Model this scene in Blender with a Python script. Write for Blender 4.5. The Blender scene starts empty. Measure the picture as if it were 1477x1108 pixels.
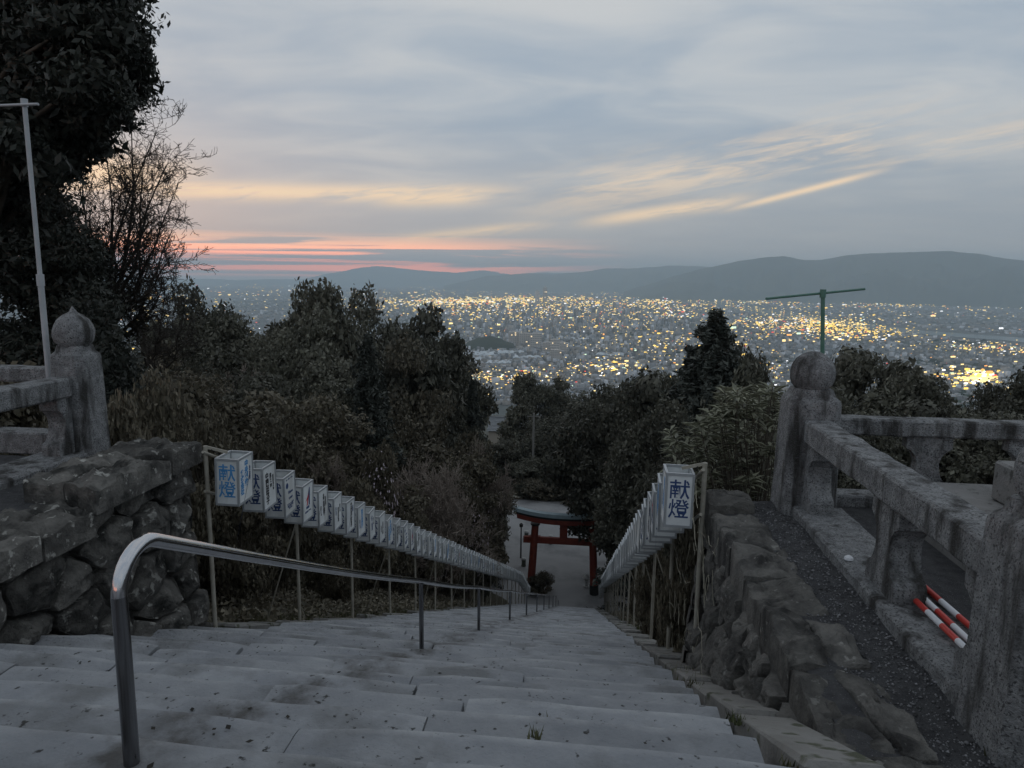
import bpy, math, random
import numpy as np
from mathutils import Matrix, Vector, noise as mnoise

# ------------------------------------------------------------------ camera, sky, sun, exposure
S = bpy.context.scene
C = S.collection
F, CX, CY = 1000.0, 738.5, 554.0
PITCH, YAW, ROLL = math.atan(0.152), math.radians(6.3), 0.013
EYE = np.array([0.0, 0.0, 2.2])
FW = np.array([-math.sin(YAW)*math.cos(PITCH), math.cos(YAW)*math.cos(PITCH), -math.sin(PITCH)])
RT = np.array([math.cos(YAW), math.sin(YAW), 0.0])
UP = np.cross(RT, FW)
_c, _s = math.cos(ROLL), math.sin(ROLL)
cam_r, cam_u = _c*RT + _s*UP, _c*UP - _s*RT
cd = bpy.data.cameras.new('camera'); cam = bpy.data.objects.new('camera', cd); C.objects.link(cam)
cam.matrix_world = Matrix([[cam_r[i], cam_u[i], -FW[i], EYE[i]] for i in range(3)] + [[0, 0, 0, 1]])
cd.sensor_width = 36.0; cd.lens = F/1477*36; cd.clip_start = 0.05; cd.clip_end = 200000
S.camera = cam
S.view_settings.view_transform = 'Standard'; S.view_settings.look = 'None'
S.view_settings.exposure = 0.0; S.view_settings.gamma = 1.0; S.view_settings.use_curve_mapping = False
S.render.engine = 'CYCLES'
S.cycles.use_denoising = True
S.cycles.max_bounces = 6; S.cycles.diffuse_bounces = 3; S.cycles.glossy_bounces = 3
S.cycles.volume_bounces = 4; S.cycles.transparent_max_bounces = 8
S.cycles.sample_clamp_indirect = 4.0
SUN_AZ, SUN_EL = math.radians(-36), math.radians(1.2)     # azimuth from +Y towards +X

def build_world():
    w = bpy.data.worlds.new('World'); S.world = w; w.use_nodes = True
    nt = w.node_tree; N, L = nt.nodes, nt.links; N.clear()
    def nd(t, **k):
        n = N.new(t)
        for a, b in k.items(): setattr(n, a, b)
        return n
    def put(sock, v):
        if isinstance(v, (int, float)): sock.default_value = v
        else: L.new(v, sock)
    def m(op, a, b=0.0, c=0.0, clamp=False):
        n = nd('ShaderNodeMath', operation=op, use_clamp=clamp)
        for i, v in enumerate((a, b, c)): put(n.inputs[i], v)
        return n.outputs[0]
    def mix(f, a, b, bt='MIX'):
        n = nd('ShaderNodeMix', data_type='RGBA', blend_type=bt)
        put(n.inputs[0], f)
        for i, v in ((6, a), (7, b)):
            if isinstance(v, tuple): n.inputs[i].default_value = (*v, 1)
            else: L.new(v, n.inputs[i])
        return n.outputs[2]
    def sm(v, a, b):
        n = nd('ShaderNodeMapRange', interpolation_type='SMOOTHSTEP'); put(n.inputs[0], v)
        n.inputs[1].default_value = a; n.inputs[2].default_value = b
        return n.outputs[0]
    tc = nd('ShaderNodeTexCoord'); sp = nd('ShaderNodeSeparateXYZ'); L.new(tc.outputs['Generated'], sp.inputs[0])
    x, y, z = sp.outputs
    el = m('MULTIPLY', m('ARCSINE', z), 57.2958)
    az = m('MULTIPLY', m('ARCTAN2', x, y), 57.2958)
    def noise(vx, vy, seed, detail=5, rough=.55, dist=0.0):
        cb = nd('ShaderNodeCombineXYZ'); put(cb.inputs[0], vx); put(cb.inputs[1], vy); cb.inputs[2].default_value = seed
        n = nd('ShaderNodeTexNoise'); n.inputs['Scale'].default_value = 1
        n.inputs['Detail'].default_value = detail; n.inputs['Roughness'].default_value = rough; n.inputs['Distortion'].default_value = dist
        L.new(cb.outputs[0], n.inputs['Vector']); return n.outputs['Fac']
    sky = nd('ShaderNodeTexSky', sky_type='NISHITA', sun_disc=False)
    sky.sun_elevation = SUN_EL; sky.sun_rotation = SUN_AZ; sky.altitude = 300; sky.dust_density = 2.0; sky.air_density = 1.0
    # cloud deck: position on a layer overhead
    inv = m('DIVIDE', 1.0, m('ADD', m('MAXIMUM', z, 0.0), .12))
    px, py = m('MULTIPLY', x, inv), m('MULTIPLY', y, inv)
    n1 = noise(m('MULTIPLY', px, .5), m('MULTIPLY', py, .8), 3.1, 5, .5, .5)
    n2 = noise(m('MULTIPLY', px, 1.5), m('MULTIPLY', py, 2.6), 9.4, 6, .55, .8)
    n12 = m('ADD', m('MULTIPLY', n1, .65), m('MULTIPLY', n2, .35))
    deck = mix(sm(n12, .36, .64), (3.0, 3.7, 4.55), (5.25, 5.42, 5.55))
    # towards the horizon the deck turns neutral, a little warmer on the sunset side
    side = sm(az, 26, -40)
    low = mix(side, (3.35, 3.5, 3.7), (5.6, 5.0, 4.75))
    deck = mix(m('MULTIPLY', sm(el, 14, 1.5), .8), deck, low)
    # broken streaks lit from below
    tel = m('SUBTRACT', el, m('MULTIPLY', az, .15))
    s1 = noise(m('MULTIPLY', az, .07), m('MULTIPLY', tel, .5), 1.7, 7, .62, .6)
    s2 = noise(m('MULTIPLY', az, .16), m('MULTIPLY', tel, 1.3), 7.7, 6, .65, .5)
    st = m('ADD', m('MULTIPLY', s1, .5), m('MULTIPLY', s2, .5))
    def patch(a0, a1, e0, k, w, soft=4.0, lo=.40, hi=.62):
        d = m('DIVIDE', m('SUBTRACT', el, m('MULTIPLY_ADD', az, k, e0)), w)
        g = m('POWER', 2.718, m('MULTIPLY', m('MULTIPLY', d, d), -1.0))
        win = m('MULTIPLY', sm(az, a0-soft, a0+soft), sm(az, a1+soft, a1-soft))
        return m('MULTIPLY', m('MULTIPLY', g, win), sm(st, lo, hi))
    cream = m('MAXIMUM', patch(-40, -8, 7.0, .03, .62, 5, .36, .52), patch(-70, -32, 8.0, .03, 1.3, 5, .28, .46))
    for q in (patch(-17, -9, 6.9, .05, .6, 2.5, .30, .44), patch(0, 11, 4.6, .14, .5, 3, .36, .54), patch(11, 20, 3.0, .235, .24, 2.5, .3, .45), m('MULTIPLY', patch(-4, 22, 7.0, .16, 1.9, 6, .44, .62), .6), patch(-16, -5, 4.8, .12, .4, 4, .36, .55), m('MULTIPLY', patch(14, 32, 5.6, .14, 1.2, 6, .46, .68), .5)):
        cream = m('MAXIMUM', cream, q)
    deck = mix(m('MULTIPLY', cream, .95), deck, (10.0, 7.4, 4.8))
    s3 = noise(m('MULTIPLY', az, .035), m('MULTIPLY', m('SUBTRACT', el, m('MULTIPLY', az, .01)), 1.6), 4.2, 7, .66, .9)
    band2 = m('MULTIPLY', sm(el, -.2, .4), sm(el, 3.6, 1.9))
    red = m('MULTIPLY', m('MULTIPLY', sm(s3, .41, .55), band2), sm(az, 5, -16))
    warm = mix(sm(el, .8, 3.0), (52.0, 12.0, 4.6), (27.0, 12.0, 5.4))
    deck = mix(m('MULTIPLY', red, .95), deck, warm)
    base = mix(.86, sky.outputs[0], deck)
    # below the horizon the dome carries on as dim ground
    base = mix(sm(z, 0.0, -.03), base, (.7, .75, .85))
    bg = nd('ShaderNodeBackground'); bg.inputs['Strength'].default_value = .13
    L.new(base, bg.inputs[0])
    out = nd('ShaderNodeOutputWorld'); L.new(bg.outputs[0], out.inputs[0])
    w.cycles.sampling_method = 'MANUAL'; w.cycles.sample_map_resolution = 1024
build_world()
sd = bpy.data.lights.new('sun', 'SUN'); sd.energy = .12; sd.angle = math.radians(12); sd.color = (1, .72, .48)
sun = bpy.data.objects.new('sun', sd); C.objects.link(sun)
_d = Vector((math.sin(SUN_AZ)*math.cos(SUN_EL), math.cos(SUN_AZ)*math.cos(SUN_EL), math.sin(SUN_EL)))
sun.rotation_euler = _d.to_track_quat('Z', 'Y').to_euler(); sun.location = (-30, 40, 40)

# ------------------------------------------------------------------ helpers
rng = np.random.default_rng(7); R = random.Random(11)
def ray(x, y):
    a, b = (x-CX)/F, (y-CY)/F
    return FW + (a*_c + b*_s)*RT - (-a*_s + b*_c)*UP
def atz(x, y, z): r = ray(x, y); return EYE + r*((z-EYE[2])/r[2])
def atY(x, y, Y): r = ray(x, y); return EYE + r*(Y/r[1])
def smooth(a, b, v): t = np.clip((v-a)/(b-a), 0, 1); return t*t*(3-2*t)

class MB:
    """collects faces for one mesh"""
    def __init__(s): s.v = []; s.f = []
    def add(s, vs, fs):
        o = len(s.v); s.v += [tuple(map(float, q)) for q in vs]; s.f += [tuple(i+o for i in f) for f in fs]; return s
    def box(s, a, b):
        (x0, y0, z0), (x1, y1, z1) = a, b
        return s.add([(x0,y0,z0),(x1,y0,z0),(x1,y1,z0),(x0,y1,z0),(x0,y0,z1),(x1,y0,z1),(x1,y1,z1),(x0,y1,z1)],
                     [(3,2,1,0),(4,5,6,7),(0,1,5,4),(1,2,6,5),(2,3,7,6),(3,0,4,7)])
    def bbox(s, a, b, e=.01):
        """box with all edges chamfered by e"""
        (x0, y0, z0), (x1, y1, z1) = a, b
        vs = []; idx = {}
        for ix in (0, 1):
            for iy in (0, 1):
                for iz in (0, 1):
                    p = np.array([(x0, x1)[ix], (y0, y1)[iy], (z0, z1)[iz]]); d = np.array([1-2*ix, 1-2*iy, 1-2*iz])*e
                    for ax in range(3):
                        q = p + d; q[ax] = p[ax]; idx[ix, iy, iz, ax] = len(vs); vs.append(q)
        g = lambda ix, iy, iz, ax: idx[ix, iy, iz, ax]
        fs = []
        for k in (0, 1):
            f = [g(k,0,0,0), g(k,1,0,0), g(k,1,1,0), g(k,0,1,0)]; fs.append(f if k else f[::-1])
            f = [g(0,k,0,1), g(0,k,1,1), g(1,k,1,1), g(1,k,0,1)]; fs.append(f if k else f[::-1])
            f = [g(0,0,k,2), g(1,0,k,2), g(1,1,k,2), g(0,1,k,2)]; fs.append(f if k else f[::-1])
        for a_ in (0, 1):
            for b_ in (0, 1):
                fl = (a_ == b_)
                f = [g(0,a_,b_,1), g(1,a_,b_,1), g(1,a_,b_,2), g(0,a_,b_,2)]; fs.append(f[::-1] if not fl else f)
                f = [g(a_,0,b_,2), g(a_,1,b_,2), g(a_,1,b_,0), g(a_,0,b_,0)]; fs.append(f[::-1] if not fl else f)
                f = [g(a_,b_,0,0), g(a_,b_,1,0), g(a_,b_,1,1), g(a_,b_,0,1)]; fs.append(f[::-1] if not fl else f)
                for c_ in (0, 1): fs.append([g(a_,b_,c_,0), g(a_,b_,c_,1), g(a_,b_,c_,2)])
        return s.add(vs, fs)
    def tube(s, pts, rad, n=8, cap=True):
        pts = [np.array(p, float) for p in pts]; rads = rad if hasattr(rad, '__len__') else [rad]*len(pts)
        o = len(s.v); ref = None
        for i, p in enumerate(pts):
            t = pts[min(i+1, len(pts)-1)] - pts[max(i-1, 0)]; t = t/(np.linalg.norm(t)+1e-9)
            if ref is None: ref = np.array([0, 0, 1.]) if abs(t[2]) < .9 else np.array([1., 0, 0])
            u = np.cross(ref, t); u /= np.linalg.norm(u)+1e-9; w = np.cross(t, u); ref = w
            for k in range(n):
                a = 2*math.pi*k/n; s.v.append(tuple(p + rads[i]*(math.cos(a)*u + math.sin(a)*w)))
        for i in range(len(pts)-1):
            for k in range(n):
                a, b = o+i*n+k, o+i*n+(k+1) % n; s.f.append((a, b, b+n, a+n))
        if cap:
            for st, rev in ((o, True), (o+(len(pts)-1)*n, False)):
                q = len(s.v); s.v += [s.v[st+k] for k in range(n)]; f = tuple(q+k for k in range(n)); s.f.append(f[::-1] if rev else f)
        return s
    def beam(s, p, q, w, h):
        """square bar from p to q"""
        p, q = np.array(p, float), np.array(q, float); t = (q-p)/np.linalg.norm(q-p)
        ref = np.array([0, 0, 1.]) if abs(t[2]) < .9 else np.array([0, 1., 0])
        u = np.cross(t, ref); u /= np.linalg.norm(u); v = np.cross(u, t)
        vs = [e + sx*u*w/2 + sz*v*h/2 for e in (p, q) for sx, sz in ((-1,-1),(1,-1),(1,1),(-1,1))]
        return s.add(vs, [(3,2,1,0)[::-1],(4,5,6,7)[::-1],(0,1,5,4)[::-1],(1,2,6,5)[::-1],(2,3,7,6)[::-1],(3,0,4,7)[::-1]])
    def lathe(s, c, prof, n=24, sq=None):
        o = len(s.v); c = np.array(c, float)
        for r, z in prof:
            for k in range(n):
                a = 2*math.pi*(k+.5)/n; s.v.append((c[0]+r*math.cos(a), c[1]+r*math.sin(a), c[2]+z))
        for i in range(len(prof)-1):
            for k in range(n):
                a, b = o+i*n+k, o+i*n+(k+1) % n; s.f.append((a, b, b+n, a+n))
        s.f.append(tuple(o+k for k in range(n))[::-1]); s.f.append(tuple(o+(len(prof)-1)*n+k for k in range(n)))
        return s
    def mesh(s, name, mat, origin=(0, 0, 0), smooth_=False):
        me = bpy.data.meshes.new(name)
        v = np.array(s.v) - np.array(origin)
        me.from_pydata(v.tolist(), [], s.f)
        if mat: me.materials.append(mat)
        if smooth_: me.polygons.foreach_set('use_smooth', [True]*len(me.polygons))
        me.update(); return me
    def build(s, name, mat, parent=None, origin=None, smooth_=False):
        v = np.array(s.v)
        if origin is None: origin = np.array([*(v.min(0)+v.max(0))[:2]/2, v[:, 2].min()])
        return obj(name, s.mesh(name, mat, origin, smooth_), parent, origin)
def obj(name, me, parent=None, loc=(0, 0, 0)):
    o = bpy.data.objects.new(name, me); C.objects.link(o)
    l = np.array(loc, float)
    if parent is not None: o.parent = parent; l = l - np.array(world_loc(parent))
    o.location = l; return o
def world_loc(o):
    l = np.array(o.location)
    while o.parent: o = o.parent; l = l + np.array(o.location)
    return l
def empty(name, loc=(0, 0, 0)):
    o = bpy.data.objects.new(name, None); C.objects.link(o); o.location = loc; o.empty_display_size = .2; return o
def tag(o, label=None, cat=None, group=None, kind=None):
    for k, v in (('label', label), ('category', cat), ('group', group), ('kind', kind)):
        if v: o[k] = v
    return o
def copy_tree(o, parent=None):
    c = o.copy(); C.objects.link(c); c.parent = parent
    for ch in list(o.children): copy_tree(ch, c)
    return c
def np_mesh(name, v, f, mat, attr=None):
    """v (n,3), f (m,k) arrays -> mesh, fast"""
    me = bpy.data.meshes.new(name); k = f.shape[1]
    me.vertices.add(len(v)); me.vertices.foreach_set('co', np.ascontiguousarray(v, np.float32).ravel())
    me.loops.add(f.size); me.loops.foreach_set('vertex_index', np.ascontiguousarray(f, np.int32).ravel())
    me.polygons.add(len(f)); me.polygons.foreach_set('loop_start', np.arange(0, f.size, k, dtype=np.int32))
    if attr is not None:
        a = me.attributes.new('tint', 'FLOAT', 'FACE'); a.data.foreach_set('value', np.ascontiguousarray(attr, np.float32))
    me.materials.append(mat); me.update(calc_edges=True); return me

# ------------------------------------------------------------------ materials
MATS = {}
def mat(name, col, rough=.8, col2=None, scale=6.0, bump=0.0, bscale=30.0, spots=None, spot_scale=14.0, spot_lo=.62, spot_hi=.68,
        stains=None, stain_scale=2.0, stain_stretch=(1, 1, 1), island=0.0, metal=0.0, spec=.35, objrand=0.0, trans=0.0, world=False, detail=6, wear=None, streak=None):
    if name in MATS: return MATS[name]
    m = bpy.data.materials.new(name); m.use_nodes = True; MATS[name] = m
    nt = m.node_tree; N, L = nt.nodes, nt.links; bs = N['Principled BSDF']
    bs.inputs['Roughness'].default_value = rough; bs.inputs['Metallic'].default_value = metal; bs.inputs['Specular IOR Level'].default_value = spec
    if world: g = N.new('ShaderNodeNewGeometry'); vec = g.outputs['Position']
    else:
        tc = N.new('ShaderNodeTexCoord'); oi = N.new('ShaderNodeObjectInfo')
        ad = N.new('ShaderNodeVectorMath'); ad.operation = 'MULTIPLY_ADD'
        L.new(oi.outputs['Random'], ad.inputs[0]); ad.inputs[1].default_value = (31, 17, 23); L.new(tc.outputs['Object'], ad.inputs[2]); vec = ad.outputs[0]
    def noise(sc, det=detail, rg=.6, stretch=None):
        v = vec
        if stretch:
            mp = N.new('ShaderNodeVectorMath'); mp.operation = 'MULTIPLY'; L.new(vec, mp.inputs[0]); mp.inputs[1].default_value = stretch; v = mp.outputs[0]
        n = N.new('ShaderNodeTexNoise'); n.inputs['Scale'].default_value = sc; n.inputs['Detail'].default_value = det; n.inputs['Roughness'].default_value = rg
        L.new(v, n.inputs['Vector']); return n.outputs['Fac']
    def rng_(v, a, b):
        r = N.new('ShaderNodeMapRange'); L.new(v, r.inputs[0]); r.inputs[1].default_value = a; r.inputs[2].default_value = b; return r.outputs[0]
    def mix(f, a, b, bt='MIX'):
        n = N.new('ShaderNodeMix'); n.data_type = 'RGBA'; n.blend_type = bt
        if isinstance(f, (int, float)): n.inputs[0].default_value = f
        else: L.new(f, n.inputs[0])
        for i, v in ((6, a), (7, b)):
            if isinstance(v, tuple): n.inputs[i].default_value = (*v, 1)
            else: L.new(v, n.inputs[i])
        return n.outputs[2]
    c = None
    if col2: c = mix(rng_(noise(scale), .35, .65), col, col2)
    if stains: c = mix(rng_(noise(stain_scale, 5, .6, stain_stretch), .50, .64), c or col, stains)
    if spots: c = mix(rng_(noise(spot_scale, 4, .55), spot_lo, spot_hi), c or col, spots)
    def scale_by(c, sock, amt):
        mr = N.new('ShaderNodeMapRange'); L.new(sock, mr.inputs[0]); mr.inputs[3].default_value = 1-amt; mr.inputs[4].default_value = 1+amt
        vm = N.new('ShaderNodeVectorMath'); vm.operation = 'SCALE'
        if isinstance(c, tuple): vm.inputs[0].default_value = c
        else: L.new(c, vm.inputs[0])
        L.new(mr.outputs[0], vm.inputs['Scale']); return vm.outputs[0]
    if wear:
        tw = N.new('ShaderNodeTexCoord'); sw = N.new('ShaderNodeSeparateXYZ'); L.new(tw.outputs['Object'], sw.inputs[0])
        ma = N.new('ShaderNodeMath'); ma.operation = 'MULTIPLY'; L.new(rng_(sw.outputs[1], .185, .245), ma.inputs[0]); L.new(rng_(noise(3.5, 5), .42, .68), ma.inputs[1])
        c = mix(ma.outputs[0], c or col, wear)
    if streak is not None:   # rust and dirt washed off the handrail posts
        gp = N.new('ShaderNodeNewGeometry'); sx = N.new('ShaderNodeSeparateXYZ'); L.new(gp.outputs['Position'], sx.inputs[0])
        m1 = N.new('ShaderNodeMath'); m1.operation = 'SUBTRACT'; L.new(sx.outputs[0], m1.inputs[0]); m1.inputs[1].default_value = streak
        m2 = N.new('ShaderNodeMath'); m2.operation = 'ABSOLUTE'; L.new(m1.outputs[0], m2.inputs[0])
        m3 = N.new('ShaderNodeMath'); m3.operation = 'MULTIPLY'; L.new(rng_(m2.outputs[0], .34, .04), m3.inputs[0]); L.new(rng_(noise(4.5, 6), .42, .62), m3.inputs[1])
        c = mix(m3.outputs[0], c or col, (.085, .082, .08))
    if island: g2 = N.new('ShaderNodeNewGeometry'); c = scale_by(c or col, g2.outputs['Random Per Island'], island)
    if objrand: o2 = N.new('ShaderNodeObjectInfo'); c = scale_by(c or col, o2.outputs['Random'], objrand)
    if c is None or isinstance(c, tuple): bs.inputs['Base Color'].default_value = (*(c or col), 1)
    else: L.new(c, bs.inputs['Base Color'])
    if bump:
        b = N.new('ShaderNodeBump'); b.inputs['Strength'].default_value = bump; b.inputs['Distance'].default_value = .05
        L.new(noise(bscale, 8, .65), b.inputs['Height']); L.new(b.outputs[0], bs.inputs['Normal'])
    if trans:
        tl = N.new('ShaderNodeBsdfTranslucent'); mx = N.new('ShaderNodeMixShader'); mx.inputs[0].default_value = trans
        if c is None or isinstance(c, tuple): tl.inputs[0].default_value = (*(c or col), 1)
        else: L.new(c, tl.inputs[0])
        L.new(bs.outputs[0], mx.inputs[1]); L.new(tl.outputs[0], mx.inputs[2]); L.new(mx.outputs[0], N['Material Output'].inputs[0])
    return m
def emit(name, col, s):
    m = bpy.data.materials.new(name); m.use_nodes = True; nt = m.node_tree; nt.nodes.clear()
    e = nt.nodes.new('ShaderNodeEmission'); e.inputs[0].default_value = (*col, 1); e.inputs[1].default_value = s
    o = nt.nodes.new('ShaderNodeOutputMaterial'); nt.links.new(e.outputs[0], o.inputs[0])
    m.cycles.emission_sampling = 'NONE'; return m

M_step = mat('step_stone', (.215, .226, .245), .75, (.30, .31, .325), 2.6, .6, 28, spots=(.035, .035, .035), spot_scale=22, spot_lo=.64, spot_hi=.70,
             stains=(.165, .17, .176), stain_scale=1.6, objrand=.08, wear=(.40, .41, .42), streak=-1.55)
M_rub = mat('rubble_stone', (.068, .065, .061), .9, (.165, .158, .145), 6, 1.0, 22, spots=(.34, .335, .31), spot_scale=9, spot_lo=.60, spot_hi=.66,
            stains=(.028, .028, .026), stain_scale=3.5, objrand=.35, detail=9)
M_core = mat('wall_core', (.035, .033, .03), .95)
M_bal = mat('balustrade_stone', (.20, .205, .212), .85, (.36, .365, .37), 14, .9, 60, spots=(.09, .09, .095), spot_scale=70, spot_lo=.54, spot_hi=.62,
            stains=(.05, .048, .045), stain_scale=2.6, stain_stretch=(2.2, 2.2, .45), detail=9)
M_wtop = mat('dark_gravel', (.07, .07, .076), .95, (.12, .12, .125), 12, 1.0, 110, spots=(.30, .30, .31), spot_scale=95, spot_lo=.64, spot_hi=.70, detail=9)
M_steel = mat('stainless_steel', (.60, .60, .61), .11, (.50, .50, .52), 9, 0.03, 60, metal=1.0)
M_steeld = mat('handrail_post_steel', (.24, .24, .25), .22, metal=1.0)  # rail's steel in a darker colour, standing in for dark surroundings mirrored in the posts
M_alu = mat('aluminium_frame', (.40, .42, .44), .4, (.34, .36, .38), 20, metal=.35)
M_pan = mat('lantern_panel', (.70, .73, .74), .5, (.60, .62, .63), 5, stains=(.50, .51, .50), stain_scale=2.5, stain_stretch=(1, 1, .3), objrand=.08)
M_post = mat('weathered_pipe', (.36, .34, .29), .6, (.27, .25, .21), 8)
M_blue = mat('lettering_blue', (.06, .24, .50), .6); M_navy = mat('lettering_navy', (.03, .06, .16), .6)
M_black = mat('lettering_black', (.015, .016, .022), .6); M_redl = mat('lettering_red', (.45, .03, .05), .6)
M_ver = mat('vermilion_paint', (.24, .05, .03), .7, (.17, .036, .026), 3, .1, 20, stains=(.2, .04, .03), stain_scale=.6)
M_blk = mat('black_paint', (.02, .02, .022), .6)
M_cop = mat('copper_roof', (.36, .46, .50), .55, (.28, .36, .40), 2)
M_pave = mat('courtyard_paving', (.23, .23, .235), .85, (.28, .28, .28), .25, .2, 20, stains=(.18, .18, .185), stain_scale=.25, world=True)
M_soil = mat('forest_soil', (.05, .043, .03), .95, (.075, .07, .045), .5, .5, 3, world=True)
M_leaf = mat('leaf_evergreen', (.080, .080, .060), .55, (.120, .116, .090), .5, island=.5, spec=.3, trans=.15, objrand=.28)
M_leaf2 = mat('leaf_olive', (.092, .082, .058), .6, (.135, .118, .086), .6, island=.5, trans=.15, objrand=.28)
M_leafc = mat('leaf_conifer', (.046, .052, .044), .65, (.066, .072, .060), .7, island=.45, objrand=.25)
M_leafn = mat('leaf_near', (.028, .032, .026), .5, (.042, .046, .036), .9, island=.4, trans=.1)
M_rhod = mat('leaf_pale', (.16, .165, .115), .5, (.26, .26, .19), 1.5, island=.4, trans=.15)
M_bark = mat('bark', (.07, .058, .045), .9, (.11, .095, .075), 5, .6, 20)
M_barkg = mat('bark_grey', (.21, .175, .15), .9, (.30, .255, .22), 3)
M_flow = mat('blossom', (.42, .36, .40), .6, island=.2)
M_grass = mat('grass_blade', (.060, .072, .028), .7, (.10, .095, .05), .8, island=.4)
M_dry = mat('dry_stem', (.30, .28, .22), .7, island=.3)

# ------------------------------------------------------------------ ground levels
def stair_z(y):
    y = np.asarray(y, float)
    return np.where(y < 1.6, .72, np.where(y < 42, 1.488-.48*y, np.where(y < 56, -18.672-.6*(y-42), -27.07)))
def ground(x, y):
    x = np.asarray(x, float); y = np.asarray(y, float)
    b = stair_z(y)
    far = np.clip(y-90, 0, None); b = np.where(y > 90, -27.07 - np.where(far < 900, far*.36 - far**2*.000065, 900*.36-900**2*.000065), b)
    d = np.where(x > -1.5, x-1.5, -4.6-x); d = np.clip(d, 0, None)
    rise = np.minimum(d*.13, 4.5) * (1-smooth(56, 64, y)*(1-smooth(88, 120, y))*(d < 16))
    b = b + rise*(y < 300)
    corr = (x > -4.55) & (x < 1.5)
    b = np.where(corr, b - .42, b - .12)
    terr = (y < 7.15) & ~corr
    b = np.where(terr, np.where(x < 0, .10, -.05), b)
    return np.maximum(b, -299.0 - 3*(y > 1100))
def build_terrain():
    xs = np.unique(np.round(np.concatenate([-np.geomspace(4.6, 1800, 70), [-4.5, -3.5, -2.5, -1.5, -.5, .5, 1.46], np.geomspace(1.54, 1800, 70)]), 3))
    ys = np.unique(np.round(np.concatenate([np.arange(-30, 7, 2.0), [7.1, 7.2], np.arange(8, 100, 1.5), np.geomspace(101, 1500, 60)]), 3))
    X, Y = np.meshgrid(xs, ys); Z = ground(X, Y)
    far = (np.abs(X+1.5) > 7) & (Y > 9) & ~((Y > 56) & (Y < 90) & (np.abs(X+1.5) < 18))
    bump = np.array([[mnoise.noise(Vector((a*.15, b*.15, 0))) for a, b in zip(r1, r2)] for r1, r2 in zip(X, Y)])
    Z = np.where(far, Z + bump*.7, Z)
    v = np.stack([X.ravel(), Y.ravel(), Z.ravel()], 1); nx, ny = len(xs), len(ys)
    i = np.arange(nx*ny).reshape(ny, nx)
    f = np.stack([i[:-1, :-1].ravel(), i[:-1, 1:].ravel(), i[1:, 1:].ravel(), i[1:, :-1].ravel()], 1)
    o = obj('hillside', np_mesh('hillside', v, f, M_soil)); tag(o, 'wooded hillside falling away to the plain', kind='structure')
build_terrain()
M_plain = mat('plain_land', (.10, .105, .105), .95, (.15, .155, .16), .0022, stains=(.07, .08, .068), stain_scale=.0011, world=True)
mb = MB(); mb.add([(-90000, 500, -300), (90000, 500, -300), (90000, 31500, -300), (-90000, 31500, -300)], [(0, 1, 2, 3)])
tag(mb.build('plain', M_plain, origin=(0, 0, -300)), 'flat dim plain under the city', kind='structure')

# river
def ribbon(name, pts, wid, z, m):
    mb = MB(); vs = []
    pts = [np.array(p, float) for p in pts]
    for i, p in enumerate(pts):
        t = pts[min(i+1, len(pts)-1)]-pts[max(i-1, 0)]; t /= np.linalg.norm(t); n = np.array([-t[1], t[0]])
        w = wid[i]/2; vs += [(*(p+n*w), z), (*(p-n*w), z)]
    mb.add(vs, [(2*i, 2*i+1, 2*i+3, 2*i+2) for i in range(len(pts)-1)]); return mb.build(name, m)
M_wat = mat('river_water', (.06, .08, .09), .12, spec=.5)
rv = [atz(px_, py_, -299)[:2] for px_, py_ in ((1000, 434), (1075, 444), (1135, 455), (1200, 465), (1300, 477), (1390, 484), (1477, 490), (1640, 506), (1900, 530))]
rv = [rv[0] + (rv[0]-rv[1])*1.0] + rv
tag(ribbon('river', rv, [500, 480, 460, 430, 380, 340, 320, 320, 320, 330][:len(rv)], -299.0, M_wat), 'pale winding river crossing the plain below the mountains', kind='structure')

# ------------------------------------------------------------------ mountains
M_mtn = mat('mountain_forest', (.035, .045, .03), .95, (.06, .07, .045), .0008, world=True)
def range_(name, prof, D0, D1, label, seed):
    xs = np.linspace(prof[0][0], prof[-1][0], 260); tops = np.interp(xs, [p[0] for p in prof], [p[1] for p in prof]) + np.array([1.6*mnoise.fractal(Vector((x*.02, seed, 0)), .9, 2.0, 5) for x in xs])
    rows = 14; v = []
    for i, (x, yt) in enumerate(zip(xs, tops)):
        r = ray(x, yt); h = math.hypot(r[0], r[1]); dx, dy = r[0]/h, r[1]/h; tp = EYE[2] + D1*r[2]/h
        for j in range(rows+6):
            if j <= rows: t = j/rows; D = D0+(D1-D0)*t; k = t**1.35
            else: t = 1-(j-rows)/6; D = D1+(D1-D0)*(1-t); k = t
            n = mnoise.fractal(Vector((x*.022+seed, j*.22, seed)), .8, 2.0, 5)
            z = -305 + (tp+305)*k + n*.24*(tp+305)*math.sin(math.pi*min(t, 1))*1.2
            Dn = D*(1+.06*mnoise.noise(Vector((x*.01, seed, 1.0)))*(1-t))
            v.append((dx*Dn, dy*Dn, max(z, -306)))
    n = rows+6; i = np.arange(len(xs)*n).reshape(len(xs), n)
    f = np.stack([i[:-1, :-1].ravel(), i[1:, :-1].ravel(), i[1:, 1:].ravel(), i[:-1, 1:].ravel()], 1)
    me = np_mesh(name, np.array(v), f, M_mtn); me.polygons.foreach_set('use_smooth', [True]*len(me.polygons))
    tag(obj(name, me), label, kind='structure')
range_('mountain_ridge', [(900, 420), (960, 402), (1010, 388), (1060, 378), (1100, 372), (1130, 370), (1158, 374), (1185, 374), (1215, 369), (1260, 365), (1310, 364), (1370, 362), (1410, 366), (1450, 372), (1500, 378), (1600, 384), (1800, 380), (2100, 420)], 11200, 14500, 'long blue ridge of mountains across the plain', 1.3)
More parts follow.
